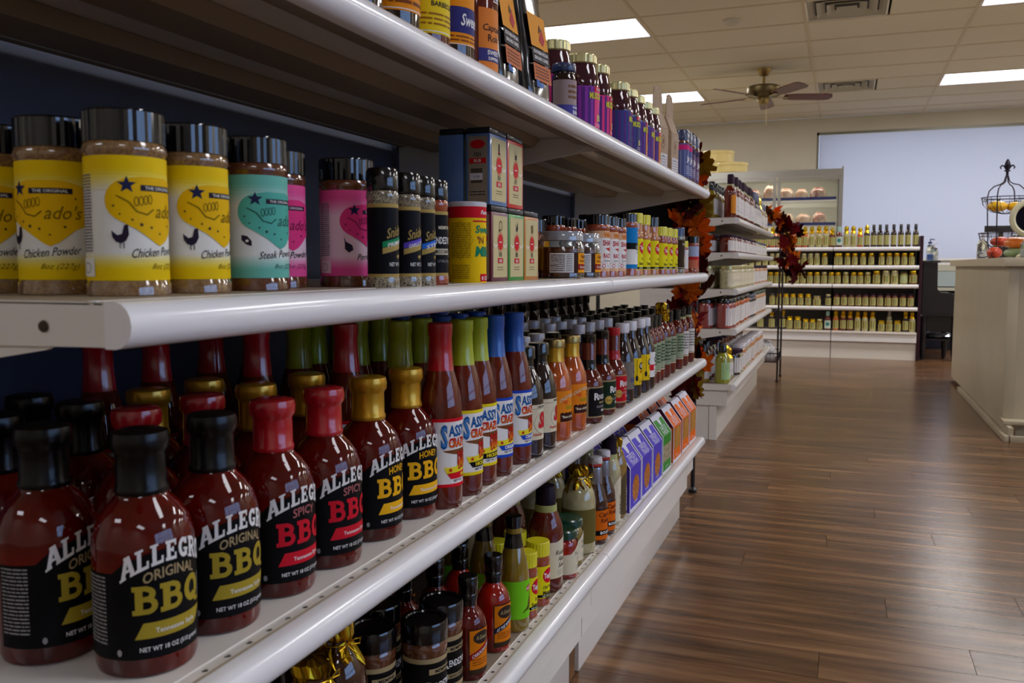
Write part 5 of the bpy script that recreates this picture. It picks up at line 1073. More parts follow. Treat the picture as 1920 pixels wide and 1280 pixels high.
t0 = [('fbot:plum:red:amberlabel:.027:.2', .075, 'amber-labelled bottle with plum cap', B_)] + [('fbot:plum:red:white:.027:.2', .074, wl, B_)] * 13 + [('fbot:blue:dark:white:.027:.2', .074, 'white-labelled bottle with blue cap', B_)] * 5 + [('fbot:foil:olive:white:.027:.19', .075, 'foil-topped olive bottle', B_)] * 1 + [('fbot:blue:olive:white:.03:.17', .08, 'blue-capped squat bottle', B_)] * 5
row2(0, t0, G2Y0 + .05, -.50, 'front row'); row2(0, [('fbot:dark:olive:white:.028:.17', .09, 'olive bottle with dark cap', B_)] * 8, G2Y0 + .05, -.585, 'second row'); row2(0, [('fbot:dark:olive:white:.028:.17', .09, 'olive bottle with dark cap', B_)] * 3, G2Y0 + .05, -.67, 'third row')
row2(1, [('fjar:plum:red:white:.034:.082', .075, 'wide plum-lidded jar with white label', J_)] * 15 + [('fjar:navy:cream:white:.030:.08', .07, 'navy-lidded pale jar', J_)] * 12, G2Y0 + .055, -.51, 'front row'); row2(1, [('fjar:plum:red:white:.034:.082', .085, 'wide plum-lidded jar with white label', J_)] * 4, G2Y0 + .055, -.595, 'second row')
row2(2, [('fjar:gold:cream:cream:.034:.108', .078, 'cream-filled jar with pale lid', J_)] * 13 + [('fjar:plum:peach:white:.028:.11', .064, 'dark-lidded peach-coloured jar', J_)] * 16, G2Y0 + .055, -.51, 'front row'); row2(2, [('fjar:gold:cream:cream:.034:.108', .085, 'cream-filled jar with pale lid', J_)] * 4, G2Y0 + .05, -.60, 'second row')
row2(3, [('fjar:dark:pink:white:.036:.14', .088, 'dark-lidded jar of pink preserve', J_)] * 2 + [('fjar:dark:orange:white:.032:.14', .085, 'dark-lidded jar of orange preserve', J_)] * 9 + [('fjar:navy:dark:white:.032:.13', .08, 'navy-lidded dark jar', J_)] * 4 + [('fjar:green:peach:white:.034:.14', .08, 'green-lidded pale jar', J_)] * 8, G2Y0 + .055, -.512, 'front row'); row2(3, [('fjar:dark:pink:white:.036:.14', .09, 'dark-lidded jar of pink preserve', J_)] * 5, G2Y0 + .055, -.60, 'second row')
row2(4, [('fbot:dark:lime:sage:.034:.19', .10, 'black-capped green bottle with sage label', B_), ('fbot:foil:cream:white:.026:.17', .11, 'slender foil-topped cream bottle', B_), ('fbot:foil:cream:white:.03:.15', .14, 'foil-topped cream bottle', B_), ('fjar:plum:dark:white:.042:.13', .13, 'wide plum-lidded dark jar', J_), ('fjar:plum:cream:white:.042:.12', .13, 'wide plum-lidded cream jar', J_), ('fjar:white:peach:white:.042:.13', .12, 'wide white-lidded peach jar', J_), ('fjar:white:peach:white:.042:.13', .12, 'wide white-lidded peach jar', J_), ('fjar:white:cream:white:.042:.13', .12, 'wide white-lidded cream jar', J_)] + [('fjar:white:peach:white:.042:.13', .12, 'wide white-lidded peach jar', J_)] * 7, G2Y0 + .06, -.52, 'front row')
row2(4, [('fbot:dark:olive:white:.030:.18', .10, 'olive bottle with dark cap', B_), ('fbot:dark:dark:white:.030:.19', .10, 'dark bottle with black cap', B_), ('fbot:plum:red:white:.030:.2', .11, 'red-brown bottle with plum cap', B_), ('fbot:plum:dark:white:.030:.2', .11, 'dark bottle with plum cap', B_)] + [('fjar:plum:red:white:.042:.2', .13, 'tall wide dark red jar', J_)] * 8, G2Y0 + .06, -.61, 'second row')
row2(4, [('fbot:dark:dark:white:.030:.19', .10, 'dark bottle with black cap', B_)] * 3, G2Y0 + .06, -.70, 'third row')

# ------------------------------------------------------------------ back unit: goods facing the camera
FAC = R(-90)
ROWS = [
 [('fbot:foil:amber:gold:.0265:.185', 'foil-topped amber bottle', x) for x in (-.85, -.79, -.73, -.67, -.61, -.55, -.49, -.438, -.385, -.332)] + [('fbot:foil:cream:gold:.027:.185', 'foil-topped pale bottle', -.274), ('fbot:foil:cream:gold:.027:.19', 'foil-topped pale bottle', -.215), ('fbot:foil:cream:gold:.027:.19', 'foil-topped pale bottle', -.157), ('fbot:foil:red:gold:.026:.17', 'short foil-topped red bottle', -.103), ('fbot:teal:red:teal:.028:.18', 'teal-topped red bottle', -.045), ('fbot:foil:cream:gold:.027:.185', 'foil-topped pale bottle', .014), ('fbot:foil:cream:gold:.027:.185', 'foil-topped pale bottle', .071), ('fbot:foil:amber:gold:.026:.17', 'foil-topped amber bottle', .127), ('fbot:foil:dark:gold:.026:.19', 'foil-topped dark bottle', .182)] + [('fbot:dark:dark:gold:.0245:.195', 'black-capped dark bottle', x) for x in (.237, .288, .340, .398, .455, .511, .572)],
 [('fjar:%s:%s:gold:.0235:.108' % (('gold', 'cream') if x < -.2 else ('foil', 'olive')), 'pale-lidded slim jar' if x < -.2 else 'foil-topped slim jar', x) for x in (-.85, -.79, -.73, -.67, -.61, -.56, -.50, -.44, -.39, -.335, -.28, -.225, -.16, -.095, -.035, .03, .09, .158, .225, .308, .37, .43, .49, .548)],
 [('fjar:%s:olive:gold:.025:.105' % ('foil' if k % 3 else 'gold'), 'gold-labelled olive jar', x) for k, x in enumerate((-.85, -.79, -.73, -.67, -.62, -.565, -.515, -.455, -.395, -.34, -.28, -.22, -.16, -.10, -.045, .02, .085, .14, .20))] + [('fjar:foil:olive:gold:.031:.118', 'wide foil-topped olive jar', .272), ('fjar:gold:cream:gold:.031:.12', 'wide pale jar', .348), ('fjar:gold:cream:gold:.031:.12', 'wide pale jar', .417), ('fjar:dark:olive:sage:.032:.118', 'wide dark-lidded olive jar', .49), ('fjar:foil:red:gold:.034:.12', 'wide foil-topped red jar', .566)],
 [('fjar:%s:olive:gold:.025:.108' % ('foil' if k not in (2, 8) else 'dark'), 'gold-labelled short jar', x) for k, x in enumerate((-.79, -.72, -.60, -.54, -.48, -.42, -.355, -.29))] + [('fjar:gold:olive:gold:.033:.09', 'short wide olive jar', -.150 - .065), ('fjar:gold:dark:gold:.024:.105', 'slim dark jar', -.13 + .01)] + [('fjar:plum:red:gold:.0255:.118', 'plum-lidded red jar', x) for x in (-.05, .012, .07, .13, .188, .248, .308, .37, .425, .49, .552)],
 [('fbot:foil:dark:gold:.027:.18', 'tall foil-topped dark bottle', x) for x in (-.70, -.60, -.505)] + [('fjar:foil:olive:gold:.028:.12', 'foil-topped olive jar', -.445), ('fjar:foil:olive:gold:.030:.12', 'foil-topped wide olive jar', -.375), ('fjar:foil:olive:gold:.025:.10', 'short foil-topped jar', -.305), ('fjar:foil:olive:gold:.026:.10', 'short foil-topped jar', -.247), ('fjar:gold:olive:gold:.025:.098', 'short pale-lidded jar', -.188), ('fbot:teal:red:teal:.028:.17', 'teal-topped red bottle', -.12), ('fbot:foil:amber:gold:.025:.18', 'foil-topped amber bottle', -.052), ('fbot:foil:red:gold:.025:.18', 'foil-topped red bottle', .010), ('fbot:foil:red:gold:.025:.18', 'foil-topped red bottle', .068), ('fbot:foil:cream:gold:.026:.175', 'foil-topped cream bottle', .13), ('fbot:foil:cream:gold:.026:.175', 'foil-topped cream bottle', .19), ('fbot:foil:cream:gold:.026:.175', 'foil-topped cream bottle', .253), ('fjar:foil:olive:gold:.027:.10', 'short foil-topped jar', .325), ('fjar:gold:olive:gold:.027:.10', 'short pale-lidded jar', .388), ('fjar:foil:olive:gold:.027:.10', 'short foil-topped jar', .455), ('fbot:foil:dark:gold:.024:.185', 'foil-topped dark bottle', .517), ('fbot:foil:cream:gold:.027:.178', 'foil-topped cream bottle', .572)]]
for k, row in enumerate(ROWS):
    n = len(row)
    for i, (key, desc, x) in enumerate(row):
        x = -.087 + .03 if abs(x + .095) < 1e-6 else x
        place(key, x, BY + .055, BZ[k] + .0005, '%s, %s from the right on the %s shelf across the aisle end' % (desc, ORD[n - 1 - i] if n - 1 - i < len(ORD) else 'far left', SH[k]), 'goods on the %s shelf of the unit across the aisle end' % SH[k], FAC, J_ if key.startswith('fjar') else B_)
place('fbot:white:cream:gold:.024:.19', .39, BY + .13, BZ[4], 'tall white-capped bottle behind the short jars, bottom shelf across the aisle end', 'goods behind the bottom row', FAC, B_)

# ------------------------------------------------------------------ drinks cooler with glass doors
t = thing('display_cooler', 'steel-framed glass-door cooler with wrapped meats against the back', 'cooler', (0, 0, 0)); CX0, CX1, CY, CH = -1.93, -.04, 9.4, 1.77
INN = P((206, 202, 188), 'cooler_lining', rough=.4)
bm = bmesh.new(); bx(bm, CX0, CX0 + .04, CY + .03, 10.15, .0, CH); bx(bm, CX1 - .04, CX1, CY + .03, 10.15, 0, CH); bx(bm, CX0, CX1, 10.11, 10.15, 0, CH); bx(bm, CX0, CX1, CY + .03, 10.15, CH - .05, CH); bx(bm, CX0, CX1, CY + .03, 10.15, 0, .3); obj('cabinet', bm, INN, t)
box('header', CX0 - .01, CX1 + .01, CY, CY + .03, CH - .06, CH + .01, CHROME, t); box('kick_panel', CX0, CX1, CY, CY + .03, .02, .3, CHROME, t); box('side_trim', CX1 - .005, CX1 + .012, CY - .005, CY + .05, .02, CH + .03, CHROME, t)
for k in range(3):
    a = CX0 + .02 + k * .63; b_ = a + .615
    bm = bmesh.new(); z0, z1 = .31, CH - .065; bx(bm, a, a + .03, CY - .012, CY + .02, z0, z1); bx(bm, b_ - .03, b_, CY - .012, CY + .02, z0, z1); bx(bm, a + .03, b_ - .03, CY - .012, CY + .02, z0, z0 + .05); bx(bm, a + .03, b_ - .03, CY - .012, CY + .02, z1 - .03, z1)
    d = obj('door', bm, CHROME, t); box('glass_pane', a + .03, b_ - .03, CY, CY + .004, z0 + .05, z1 - .03, mat('cooler_glass', (240, 245, 245), .01, trans=1), d)
    bm = bmesh.new(); tube(bm, [(a + .02, CY - .012, .8), (a + .02, CY - .045, .82), (a + .02, CY - .045, 1.1), (a + .02, CY - .012, 1.12)], .008, 8); obj('handle', bm, CHROME, d)
for z in (.75, 1.02, 1.245, 1.50):
    s = box('wire_shelf', CX0 + .05, CX1 - .05, CY + .09, CY + .6, z - .012, z, WHITE, t); box('price_strip', CX0 + .05, CX1 - .05, CY + .078, CY + .09, z - .018, z + .012, P((60, 70, 140), 'blue_strip'), s)
for z_ in (CH - .06, 1.475, 1.22): area('cooler_tube', ((CX0 + CX1) / 2, CY + .16, z_), (R(25), 0, 0), 1.7, .03, 3.4, (1, .96, .86))
MEAT = [mat('wrapped_meat_%d' % i, c, .25, coat=.6, noise=((196, 172, 150), 14)) for i, c in enumerate([(150, 84, 62), (176, 128, 98), (136, 66, 54)])]
rnd = random.Random(11)
for li, z in enumerate((1.02, 1.245, 1.50)):
    x = CX0 + .12; n = 0
    while x < CX1 - .2:
        w, h = rnd.uniform(.06, .10), rnd.uniform(.09, .14)
        bm = bmesh.new(); lathe(bm, [(0, 0), (w * .8, 0), (w, h * .25), (w * .95, h * .7), (w * .5, h), (0, h * 1.02)], 14, 0, (0, 0), 1, .8)
        for v in bm.verts: v.co *= 1 + rnd.uniform(-.05, .05)
        o = obj('wrapped_meat', bm, MEAT[rnd.randrange(3)], None, 60, (x + w, CY + .21, z + .003)); n += 1
        tag(o, 'pale wrapped meat package, %s from the left on the %s cooler shelf' % (ORD[n - 1], ['third', 'second', 'upper'][li]), 'package', 'meat packages in the cooler'); x += 2 * w + .012
# round tubs on top of the cooler
TUB = mat('cream_tub', (236, 214, 140), .4)
for nm, x, y, z, r, h in (('pale yellow round box on the cooler, upper of the stacked pair behind the leaves', -1.325, 9.95, CH + .162, .172, .13), ('pale yellow round box on the cooler, underneath its twin', -1.325, 9.95, CH + .001, .165, .16), ('pale yellow round box standing alone at the right on the cooler', -1.13, 9.56, CH + .012, .165, .105)):
    o = thing('round_box', nm, 'box', (x, y, z), 0, 'round boxes on the cooler'); part(o, 'body', [(0, 0), (r * .94, 0), (r * .98, .004), (r * .98, h - .03), (0, h - .03)], TUB, 32); part(o, 'lid', [(r * .99, h - .034), (r * 1.02, h - .032), (r * 1.02, h - .004), (r, h), (0, h)], TUB, 32)

# ------------------------------------------------------------------ black wooden writing desk at the end
t = thing('writing_desk', 'black stepped wooden desk at the end of the aisle beside the jar shelves', 'desk', (0, 0, 0)); BW = mat('black_painted_wood', (20, 18, 24), .35, coat=.2)
bm = bmesh.new(); prism(bm, [(.648, .40), (.648, .845), (.76, .845), (.765, .62), (.785, .59), (.88, .585), (.90, .56), (.905, .40)], 8.42, 8.46)
obj('side_panel', bm, BW, t); bm = bmesh.new(); prism(bm, [(.648, .40), (.648, .845), (.76, .845), (.765, .62), (.785, .59), (.88, .585), (.90, .56), (.905, .40)], 9.1, 9.14); obj('side_panel', bm, BW, t)
box('top', .64, .78, 8.40, 9.16, .846, .862, BW, t); box('desktop', .66, .905, 8.461, 9.099, .55, .575, BW, t); box('back_board', .65, .665, 8.461, 9.099, .42, .845, BW, t); box('apron', .655, .93, 8.41, 9.15, .385, .399, BW, t); box('drawer_rail', .66, .92, 8.43, 8.45, .25, .385, BW, t); box('lower_shelf', .66, .92, 8.44, 9.1, .17, .185, BW, t)
for x, y in ((.665, 8.44), (.91, 8.44), (.665, 9.1), (.91, 9.1), (.85, 8.60)):
    bm = bmesh.new(); lathe(bm, [(0, 0), (.014, 0), (.018, .03), (.026, .12), (.022, .14), (.026, .16), (.03, .30), (.024, .34), (.03, .36), (.03, .384), (0, .384)], 14, 0, (x, y)); obj('leg', bm, BW, t, 50)
bm = bmesh.new(); rnd = random.Random(5); prof = [(0, 0), (.11, 0), (.14, .012), (.13, .03), (.08, .04), (0, .042)]; lathe(bm, prof, 20)
for v in bm.verts: v.co.z += rnd.uniform(0, .008)
o = obj('platter_bag', bm, mat('clear_wrapped_platter', (150, 150, 160), .15, metal=.6), None, None, (.80, 8.62, .186)); o.name = 'wrapped_platter'; tag(o, 'shiny wrapped platter on the low shelf of the black desk', 'platter')
def pump_bottle(x, y, z, liq, lb, s=1, square=False):
    t = thing('pump_bottle', lb, 'bottle', (x, y, z)); seg = 4 if square else 22
    bm = bmesh.new(); lathe(bm, [(0, 0), (.032 * s, 0), (.034 * s, .004), (.034 * s, .10 * s), (.024 * s, .118 * s), (.012 * s, .124 * s), (.012 * s, .13 * s), (0, .13 * s)], seg); bmesh.ops.rotate(bm, verts=bm.verts, cent=(0, 0, 0), matrix=Matrix.Rotation(R(45), 3, 'Z')) if square else None
    obj('bottle', bm, GLASS, t, 40); bm = bmesh.new(); lathe(bm, [(0, .004), (.030 * s, .004), (.030 * s, .05 * s), (0, .05 * s)], seg); bmesh.ops.rotate(bm, verts=bm.verts, cent=(0, 0, 0), matrix=Matrix.Rotation(R(45), 3, 'Z')) if square else None
    obj('liquid', bm, liq, t); bm = bmesh.new(); lathe(bm, [(0, .129 * s), (.014 * s, .13 * s), (.014 * s, .142 * s), (.004, .144 * s), (.004, .165 * s), (0, .165 * s)], 14); tube(bm, [(0, 0, .163 * s), (.03 * s, 0, .16 * s)], .004 * s, 6); obj('pump', bm, CAPWHITE if not square else P((50, 60, 90)), t); return t
pump_bottle(.70, 8.50, .8625, mat('blue_liquid', (70, 110, 190), .1, coat=.5), 'bottle of blue liquid with dark stopper on the black desk', 1.15, True); pump_bottle(.745, 8.62, .8625, WHITE, 'smaller pale bottle behind the blue one on the black desk', .95)

# pale chest cabinet behind the desk
t = thing('display_case', 'low white cabinet with ledges behind the black desk', 'cabinet', (0, 0, 0)); CB = P((196, 194, 176), 'case_enamel')
box('body', .72, 2.2, 9.5, 10.2, .02, .74, P((34, 34, 44), 'dark_case_front'), t); box('top', .70, 2.22, 9.47, 10.22, .77, .83, CB, t); box('glass_front', .74, 2.2, 9.475, 9.485, .62, .77, P((176, 190, 190)), t); box('rail', .71, 2.2, 9.45, 9.499, .58, .61, CB, t); box('rail', .71, 2.2, 9.45, 9.499, .33, .37, CB, t); box('rail', .71, 2.2, 9.45, 9.499, .21, .22, CB, t)
for x in (.74, 2.14): box('foot', x, x + .05, 9.52, 9.57, 0, .02, BLKMETAL, t)

# ------------------------------------------------------------------ checkout counter
t = thing('checkout_counter', 'cream laminate checkout counter at the right edge', 'counter', (0, 0, 0)); CL = mat('cream_laminate', (184, 172, 146), .4, noise=((178, 166, 140), 3))
box('side_panel', .745, .775, 4.83, 6.98, .03, .816, CL, t); box('front_panel', .79, 2.4, 4.80, 4.83, .085, .816, CL, t); box('corner_post', .742, .789, 4.795, 4.829, .085, .816, CL, t, .002); box('end_panel', .776, 2.4, 6.95, 6.98, .02, .816, CL, t); box('bottom', .776, 2.4, 4.84, 6.94, .02, .04, CL, t)
box('worktop', .713, 2.45, 4.765, 7.03, .817, .859, P((196, 184, 158), 'counter_top'), t, .003); box('ledge', .735, 2.42, 4.70, 4.829, .066, .084, CL, t, .003); box('baseboard', .722, .744, 4.60, 6.40, .0, .03, CL, t, .003); box('baseboard', .75, 2.4, 4.60, 4.62, 0, .03, CL, t, .003); box('toe_panel', .785, 2.4, 4.74, 4.76, .0, .065, CL, t); box('toe_panel', .765, .785, 4.70, 4.829, 0, .065, P((110, 90, 66)), t); box('toe_board', .745, .765, 4.62, 4.829, 0, .064, CL, t)

# wire basket stand
TC = .8595
t = thing('basket_stand', 'dark wrought-iron two-tier basket stand with fleur finial on the counter', 'stand', (.805, 5.4, TC)); WR = mat('wrought_iron', (36, 26, 44), .4, metal=.4)
bm = bmesh.new()
for k in range(4):
    a = R(45 + 90 * k + 12); c, s = math.cos(a), math.sin(a)
    tube(bm, [(c * .075, s * .075, .028), (c * .085, s * .085, .012), (c * .10, s * .10, .006), (c * .125, s * .125, .006), (c * .135, s * .135, .02), (c * .125, s * .125, .032), (c * .112, s * .112, .028)], .003, 6)
    tube(bm, [(c * .075, s * .075, .028), (c * .085, s * .085, .08), (c * .092, s * .092, .2), (c * .098, s * .098, .33), (c * .09, s * .09, .365), (c * .065, s * .065, .388), (c * .035, s * .035, .396), (c * .015, s * .015, .408), (c * .006, s * .006, .44)], .0032, 6)
obj('frame', bm, WR, t, 60)
for nm, z, rr, dep in (('upper_basket', .325, .118, .085), ('lower_basket', .135, .125, .08)):
    bm = bmesh.new(); tube(bm, [(rr * math.cos(2 * PI * i / 28), rr * math.sin(2 * PI * i / 28), z) for i in range(28)], .0026, 6, 0, True); tube(bm, [(rr * .96 * math.cos(2 * PI * i / 28), rr * .96 * math.sin(2 * PI * i / 28), z - .016) for i in range(28)], .0018, 5, 0, True)
    for i in range(16):
        a = 2 * PI * i / 16; tube(bm, [(rr * math.cos(a), rr * math.sin(a), z), (rr * .93 * math.cos(a), rr * .93 * math.sin(a), z - dep * .45), (rr * .62 * math.cos(a), rr * .62 * math.sin(a), z - dep * .85), (rr * .2 * math.cos(a), rr * .2 * math.sin(a), z - dep)], .0014, 5)
    tube(bm, [(rr * .2 * math.cos(2 * PI * i / 12), rr * .2 * math.sin(2 * PI * i / 12), z - dep) for i in range(12)], .002, 5, 0, True); obj(nm, bm, WR, t, 60)
bm = bmesh.new(); lathe(bm, [(0, .43), (.007, .43), (.007, .462), (.016, .464), (.016, .469), (.007, .471), (.009, .48), (.016, .495), (.013, .51), (.004, .528), (0, .53)], 12)
for s in (-1, 1): tube(bm, [(s * .005, 0, .472), (s * .016, 0, .492), (s * .026, 0, .496), (s * .034, 0, .486), (s * .030, 0, .476)], [.004, .005, .005, .004, .003], 7)
obj('finial', bm, WR, t, 50)
def gourd(x, y, z, r, sq, col, lb, ribs=8, stem=True):
    bm = bmesh.new(); n = 24; rings = []
    for j in range(1, 9):
        ph = PI * j / 9; rings.append([bm.verts.new((r * math.sin(ph) * (1 - .09 * abs(math.sin(ribs * PI * i / n))) * math.cos(2 * PI * i / n), r * math.sin(ph) * (1 - .09 * abs(math.sin(ribs * PI * i / n))) * math.sin(2 * PI * i / n), r * sq * (1 - math.cos(ph)))) for i in range(n)])
    for a, b in zip(rings, rings[1:]):
        for i in range(n): bm.faces.new((a[i], a[(i + 1) % n], b[(i + 1) % n], b[i]))
    bm.faces.new(rings[0][::-1]); bm.faces.new(rings[-1])
    t = thing('gourd', lb, 'gourd', (x, y, z), 0, 'gourds on the counter'); obj('fruit', bm, col, t, 70)
    bm = bmesh.new(); tube(bm, [(0, 0, r * sq * 1.9), (.003, 0, r * sq * 2.1), (.010, 0, r * sq * 2.3)], [.006, .004, .005], 7); obj('stem', bm, P((90, 96, 40)), t)
GY = mat('yellow_gourd', (240, 184, 20), .35, coat=.3); GO = mat('orange_gourd', (232, 120, 20), .35, coat=.3); GR = mat('red_orange_gourd', (196, 64, 28), .4, coat=.2); GG = mat('pale_green_gourd', (150, 176, 130), .4)
gourd(.765, 5.39, TC + .250, .052, .55, GY, 'left yellow gourd in the upper basket'); gourd(.846, 5.39, TC + .250, .042, .6, GY, 'right yellow gourd in the upper basket')
gourd(.825, 5.13, TC, .062, .42, GG, 'pale green scalloped gourd at the bottom in front of the stand', 6); gourd(.822, 5.13, TC + .046, .060, .50, GO, 'bright orange gourd resting on the green one'); gourd(.79, 5.42, TC + .062, .05, .55, GR, 'red-orange pumpkin in the lower basket'); gourd(.752, 5.33, TC, .038, .8, GR, 'orange pumpkin low at the left of the stand', 8); gourd(.85, 5.42, TC + .062, .048, .55, GR, 'second red-orange pumpkin in the lower basket')
# dial scale
t = thing('dial_scale', 'round black-faced dial with thick cream rim on the counter, cut by the right edge', 'scale', (.865, 5.02, TC)); CR = P((206, 200, 168), 'cream_enamel')
o = part(t, 'rim', [(.066, -.020), (.083, -.020), (.096, -.012), (.098, 0), (.092, .012), (.078, .016), (.070, .010)], CR, 40); o.rotation_euler = (PI / 2, 0, R(-6)); o.location = (0, 0, .195)
o = part(t, 'face', [(0, .004), (.072, .004), (.072, -.014), (0, -.014)], P((16, 12, 26), 'dial_black', rough=.15), 40); o.rotation_euler = (PI / 2, 0, R(-6)); o.location = (0, 0, .195)
part(t, 'pedestal', [(0, 0), (.06, 0), (.062, .008), (.035, .03), (.02, .06), (.022, .10), (0, .11)], CR, 24)
t = thing('glass_jar', 'clear lidded jar in front of the dial at the right edge', 'jar', (.842, 4.93, TC)); part(t, 'glass', [(0, 0), (.034, 0), (.036, .004), (.036, .065), (.028, .076), (.024, .082), (.022, .082), (.026, .074), (.034, .064), (.034, .005), (0, .004)], GLASS, 24); part(t, 'filling', [(0, .005), (.032, .005), (.032, .04), (0, .04)], WHITE, 20); part(t, 'lid', [(0, .082), (.026, .082), (.026, .09), (.01, .096), (0, .097)], CR, 20)
pump_bottle(.775, 5.95, TC, WHITE, 'clear pump bottle at the left of the basket stand', .9)
# till display behind the stand
t = thing('till_terminal', 'black till terminal behind the basket stand', 'till', (.98, 6.25, TC)); box('screen', -.16, .02, -.01, .01, .17, .21, BLKMETAL, t, .003); box('post', -.08, -.055, -.006, .006, .09, .171, BLKMETAL, t)
bm = bmesh.new(); prism(bm, [(-.14, 0), (-.14, .05), (-.08, .10), (.20, .11), (.22, .08), (.22, 0)], -.08, .1); obj('base', bm, BLKMETAL, t)

# ------------------------------------------------------------------ leaf garlands and their stands
LC = [mat('red_leaf', (128, 12, 22), .55, spec=.12, noise=((92, 10, 20), 30)), mat('orange_leaf', (226, 122, 14), .55, spec=.12, noise=((190, 84, 12), 30)), mat('brown_leaf', (92, 44, 20), .6, spec=.12, noise=((66, 34, 20), 30)), mat('dark_red_leaf', (74, 14, 22), .6, spec=.12), mat('olive_leaf', (120, 98, 22), .6, spec=.12, noise=((150, 110, 20), 30))]
def leaf_me(ci, curl, seed):
    rnd = random.Random(seed); bm = bmesh.new()
    out = [(0, .0), (.12, .01), (.24, -.10), (.32, .06), (.46, .10), (.36, .24), (.52, .34), (.50, .48), (.34, .46), (.34, .64), (.24, .70), (.16, .66), (.10, .84), (0, .98)]
    pts = out + [(-x, y) for x, y in out[-2:0:-1]]
    vs = [bm.verts.new((x, y, curl * (x * x * 1.6 + (y - .3) ** 2) + rnd.uniform(-.03, .03))) for x, y in pts]; c = bm.verts.new((0, .3, 0))
    for i in range(len(vs)): bm.faces.new((vs[i], vs[(i + 1) % len(vs)], c))
    bmesh.ops.solidify(bm, geom=list(bm.faces), thickness=.012)
    return mesh_of('leaf', bm, LC[ci])
LEAF = [[leaf_me(c, cu, s) for s, cu in enumerate((.35, -.4, .7))] for c in range(5)]
def garland(name, label, path, n, size, spread, seed, w):
    rnd = random.Random(seed); g = thing(name, label, 'garland', path[0]); o0 = Vector(path[0]); P3 = [Vector(p) - o0 for p in path]
    bm = bmesh.new(); pp = []
    for i in range(len(P3) - 1):
        for k in range(5): pp.append(P3[i].lerp(P3[i + 1], k / 5) + Vector([rnd.uniform(-.006, .006) for _ in range(3)]))
    tube(bm, pp, .0035, 6); obj('vine', bm, P((70, 46, 26), 'vine_brown'), g, 60)
    for i in range(n):
        f = (i + rnd.random()) / n * (len(P3) - 1); k = min(int(f), len(P3) - 2); p = P3[k].lerp(P3[k + 1], f - k)
        p += Vector((rnd.uniform(-spread, spread), rnd.uniform(-spread, spread), rnd.uniform(-.03, .03)))
        ci = rnd.choices(range(5), w)[0]; o = link('leaf', LEAF[ci][rnd.randrange(3)], g, p, (rnd.uniform(.5, 2.4), rnd.uniform(-.8, .8), rnd.uniform(-1.6, 1.8))); s = size * rnd.uniform(.7, 1.15); o.scale = (s, s, s)
    return g
ga = garland('autumn_leaf_garland', 'garland of large red, orange and brown leaves hanging between the two shelving units', [(-.50, 2.94, 1.20), (-.51, 3.08, 1.12), (-.53, 3.02, 1.02), (-.50, 3.10, .88), (-.48, 3.06, .74), (-.52, 3.08, .60), (-.48, 3.14, .46), (-.50, 3.05, .34)], 92, .095, .036, 21, (5, 4, 4, 4, 2))
rnd = random.Random(4)
for nm, pts in (('berry_cluster', [(.015, -.06, .03), (.03, -.05, .035), (.02, -.04, .018), (.035, -.03, .03)]),):
    for p in pts:
        bm = bmesh.new(); bmesh.ops.create_icosphere(bm, subdivisions=2, radius=.011); obj('berry', bm, P((30, 16, 26), 'dark_berry', rough=.25), ga, 60, p)
for p, s in (((.0, .06, -.585), .024),):
    bm = bmesh.new(); lathe(bm, [(0, -s), (s * .6, -s * .8), (s, -s * .3), (s, s * .3), (s * .6, s * .8), (0, s * .9)], 14)
    for v in bm.verts: v.co.x *= 1 + .06 * math.sin(6 * math.atan2(v.co.y, v.co.x))
    obj('small_pumpkin', bm, mat('foam_pumpkin', (238, 116, 22), .5), ga, 70, p)
gb = garland('autumn_leaf_garland', 'garland of smaller red and orange leaves winding down the wire rack', [(-.62, 6.30, 1.20), (-.50, 6.36, 1.16), (-.40, 6.40, 1.08), (-.34, 6.44, .98), (-.37, 6.44, .88), (-.31, 6.46, .78), (-.30, 6.46, .72)], 64, .10, .045, 33, (5, 4, 2, 5, 1))
bm = bmesh.new(); lathe(bm, [(0, -.035), (.025, -.03), (.04, -.01), (.04, .012), (.025, .03), (0, .034)], 14); obj('small_pumpkin', bm, mat('foam_pumpkin', (238, 116, 22), .5), gb, 70, (.03, .0, -.02))
# black stand at the end of the first unit
t = thing('garland_stand', 'slim black metal stand at the end of the near unit carrying leaves', 'stand', (-.67, 3.17, 0))
for x in (-.18, .18):
    bm = bmesh.new(); lathe(bm, [(0, 0), (.016, 0), (.016, .012), (.008, .02), (.0075, 1.1), (0, 1.105)], 12, 0, (x, 0)); obj('post', bm, BLKMETAL, t, 40)
bm = bmesh.new()
for z in (.30, .62, .80, 1.08): tube(bm, [(-.18, 0, z), (.18, 0, z)], .006, 6)
obj('crossbar', bm, BLKMETAL, t, 60); bm = bmesh.new(); bx(bm, -.17, .17, -.004, .004, .81, 1.07); obj('black_board', bm, P((14, 13, 16), 'matt_black_board', rough=.7), t)
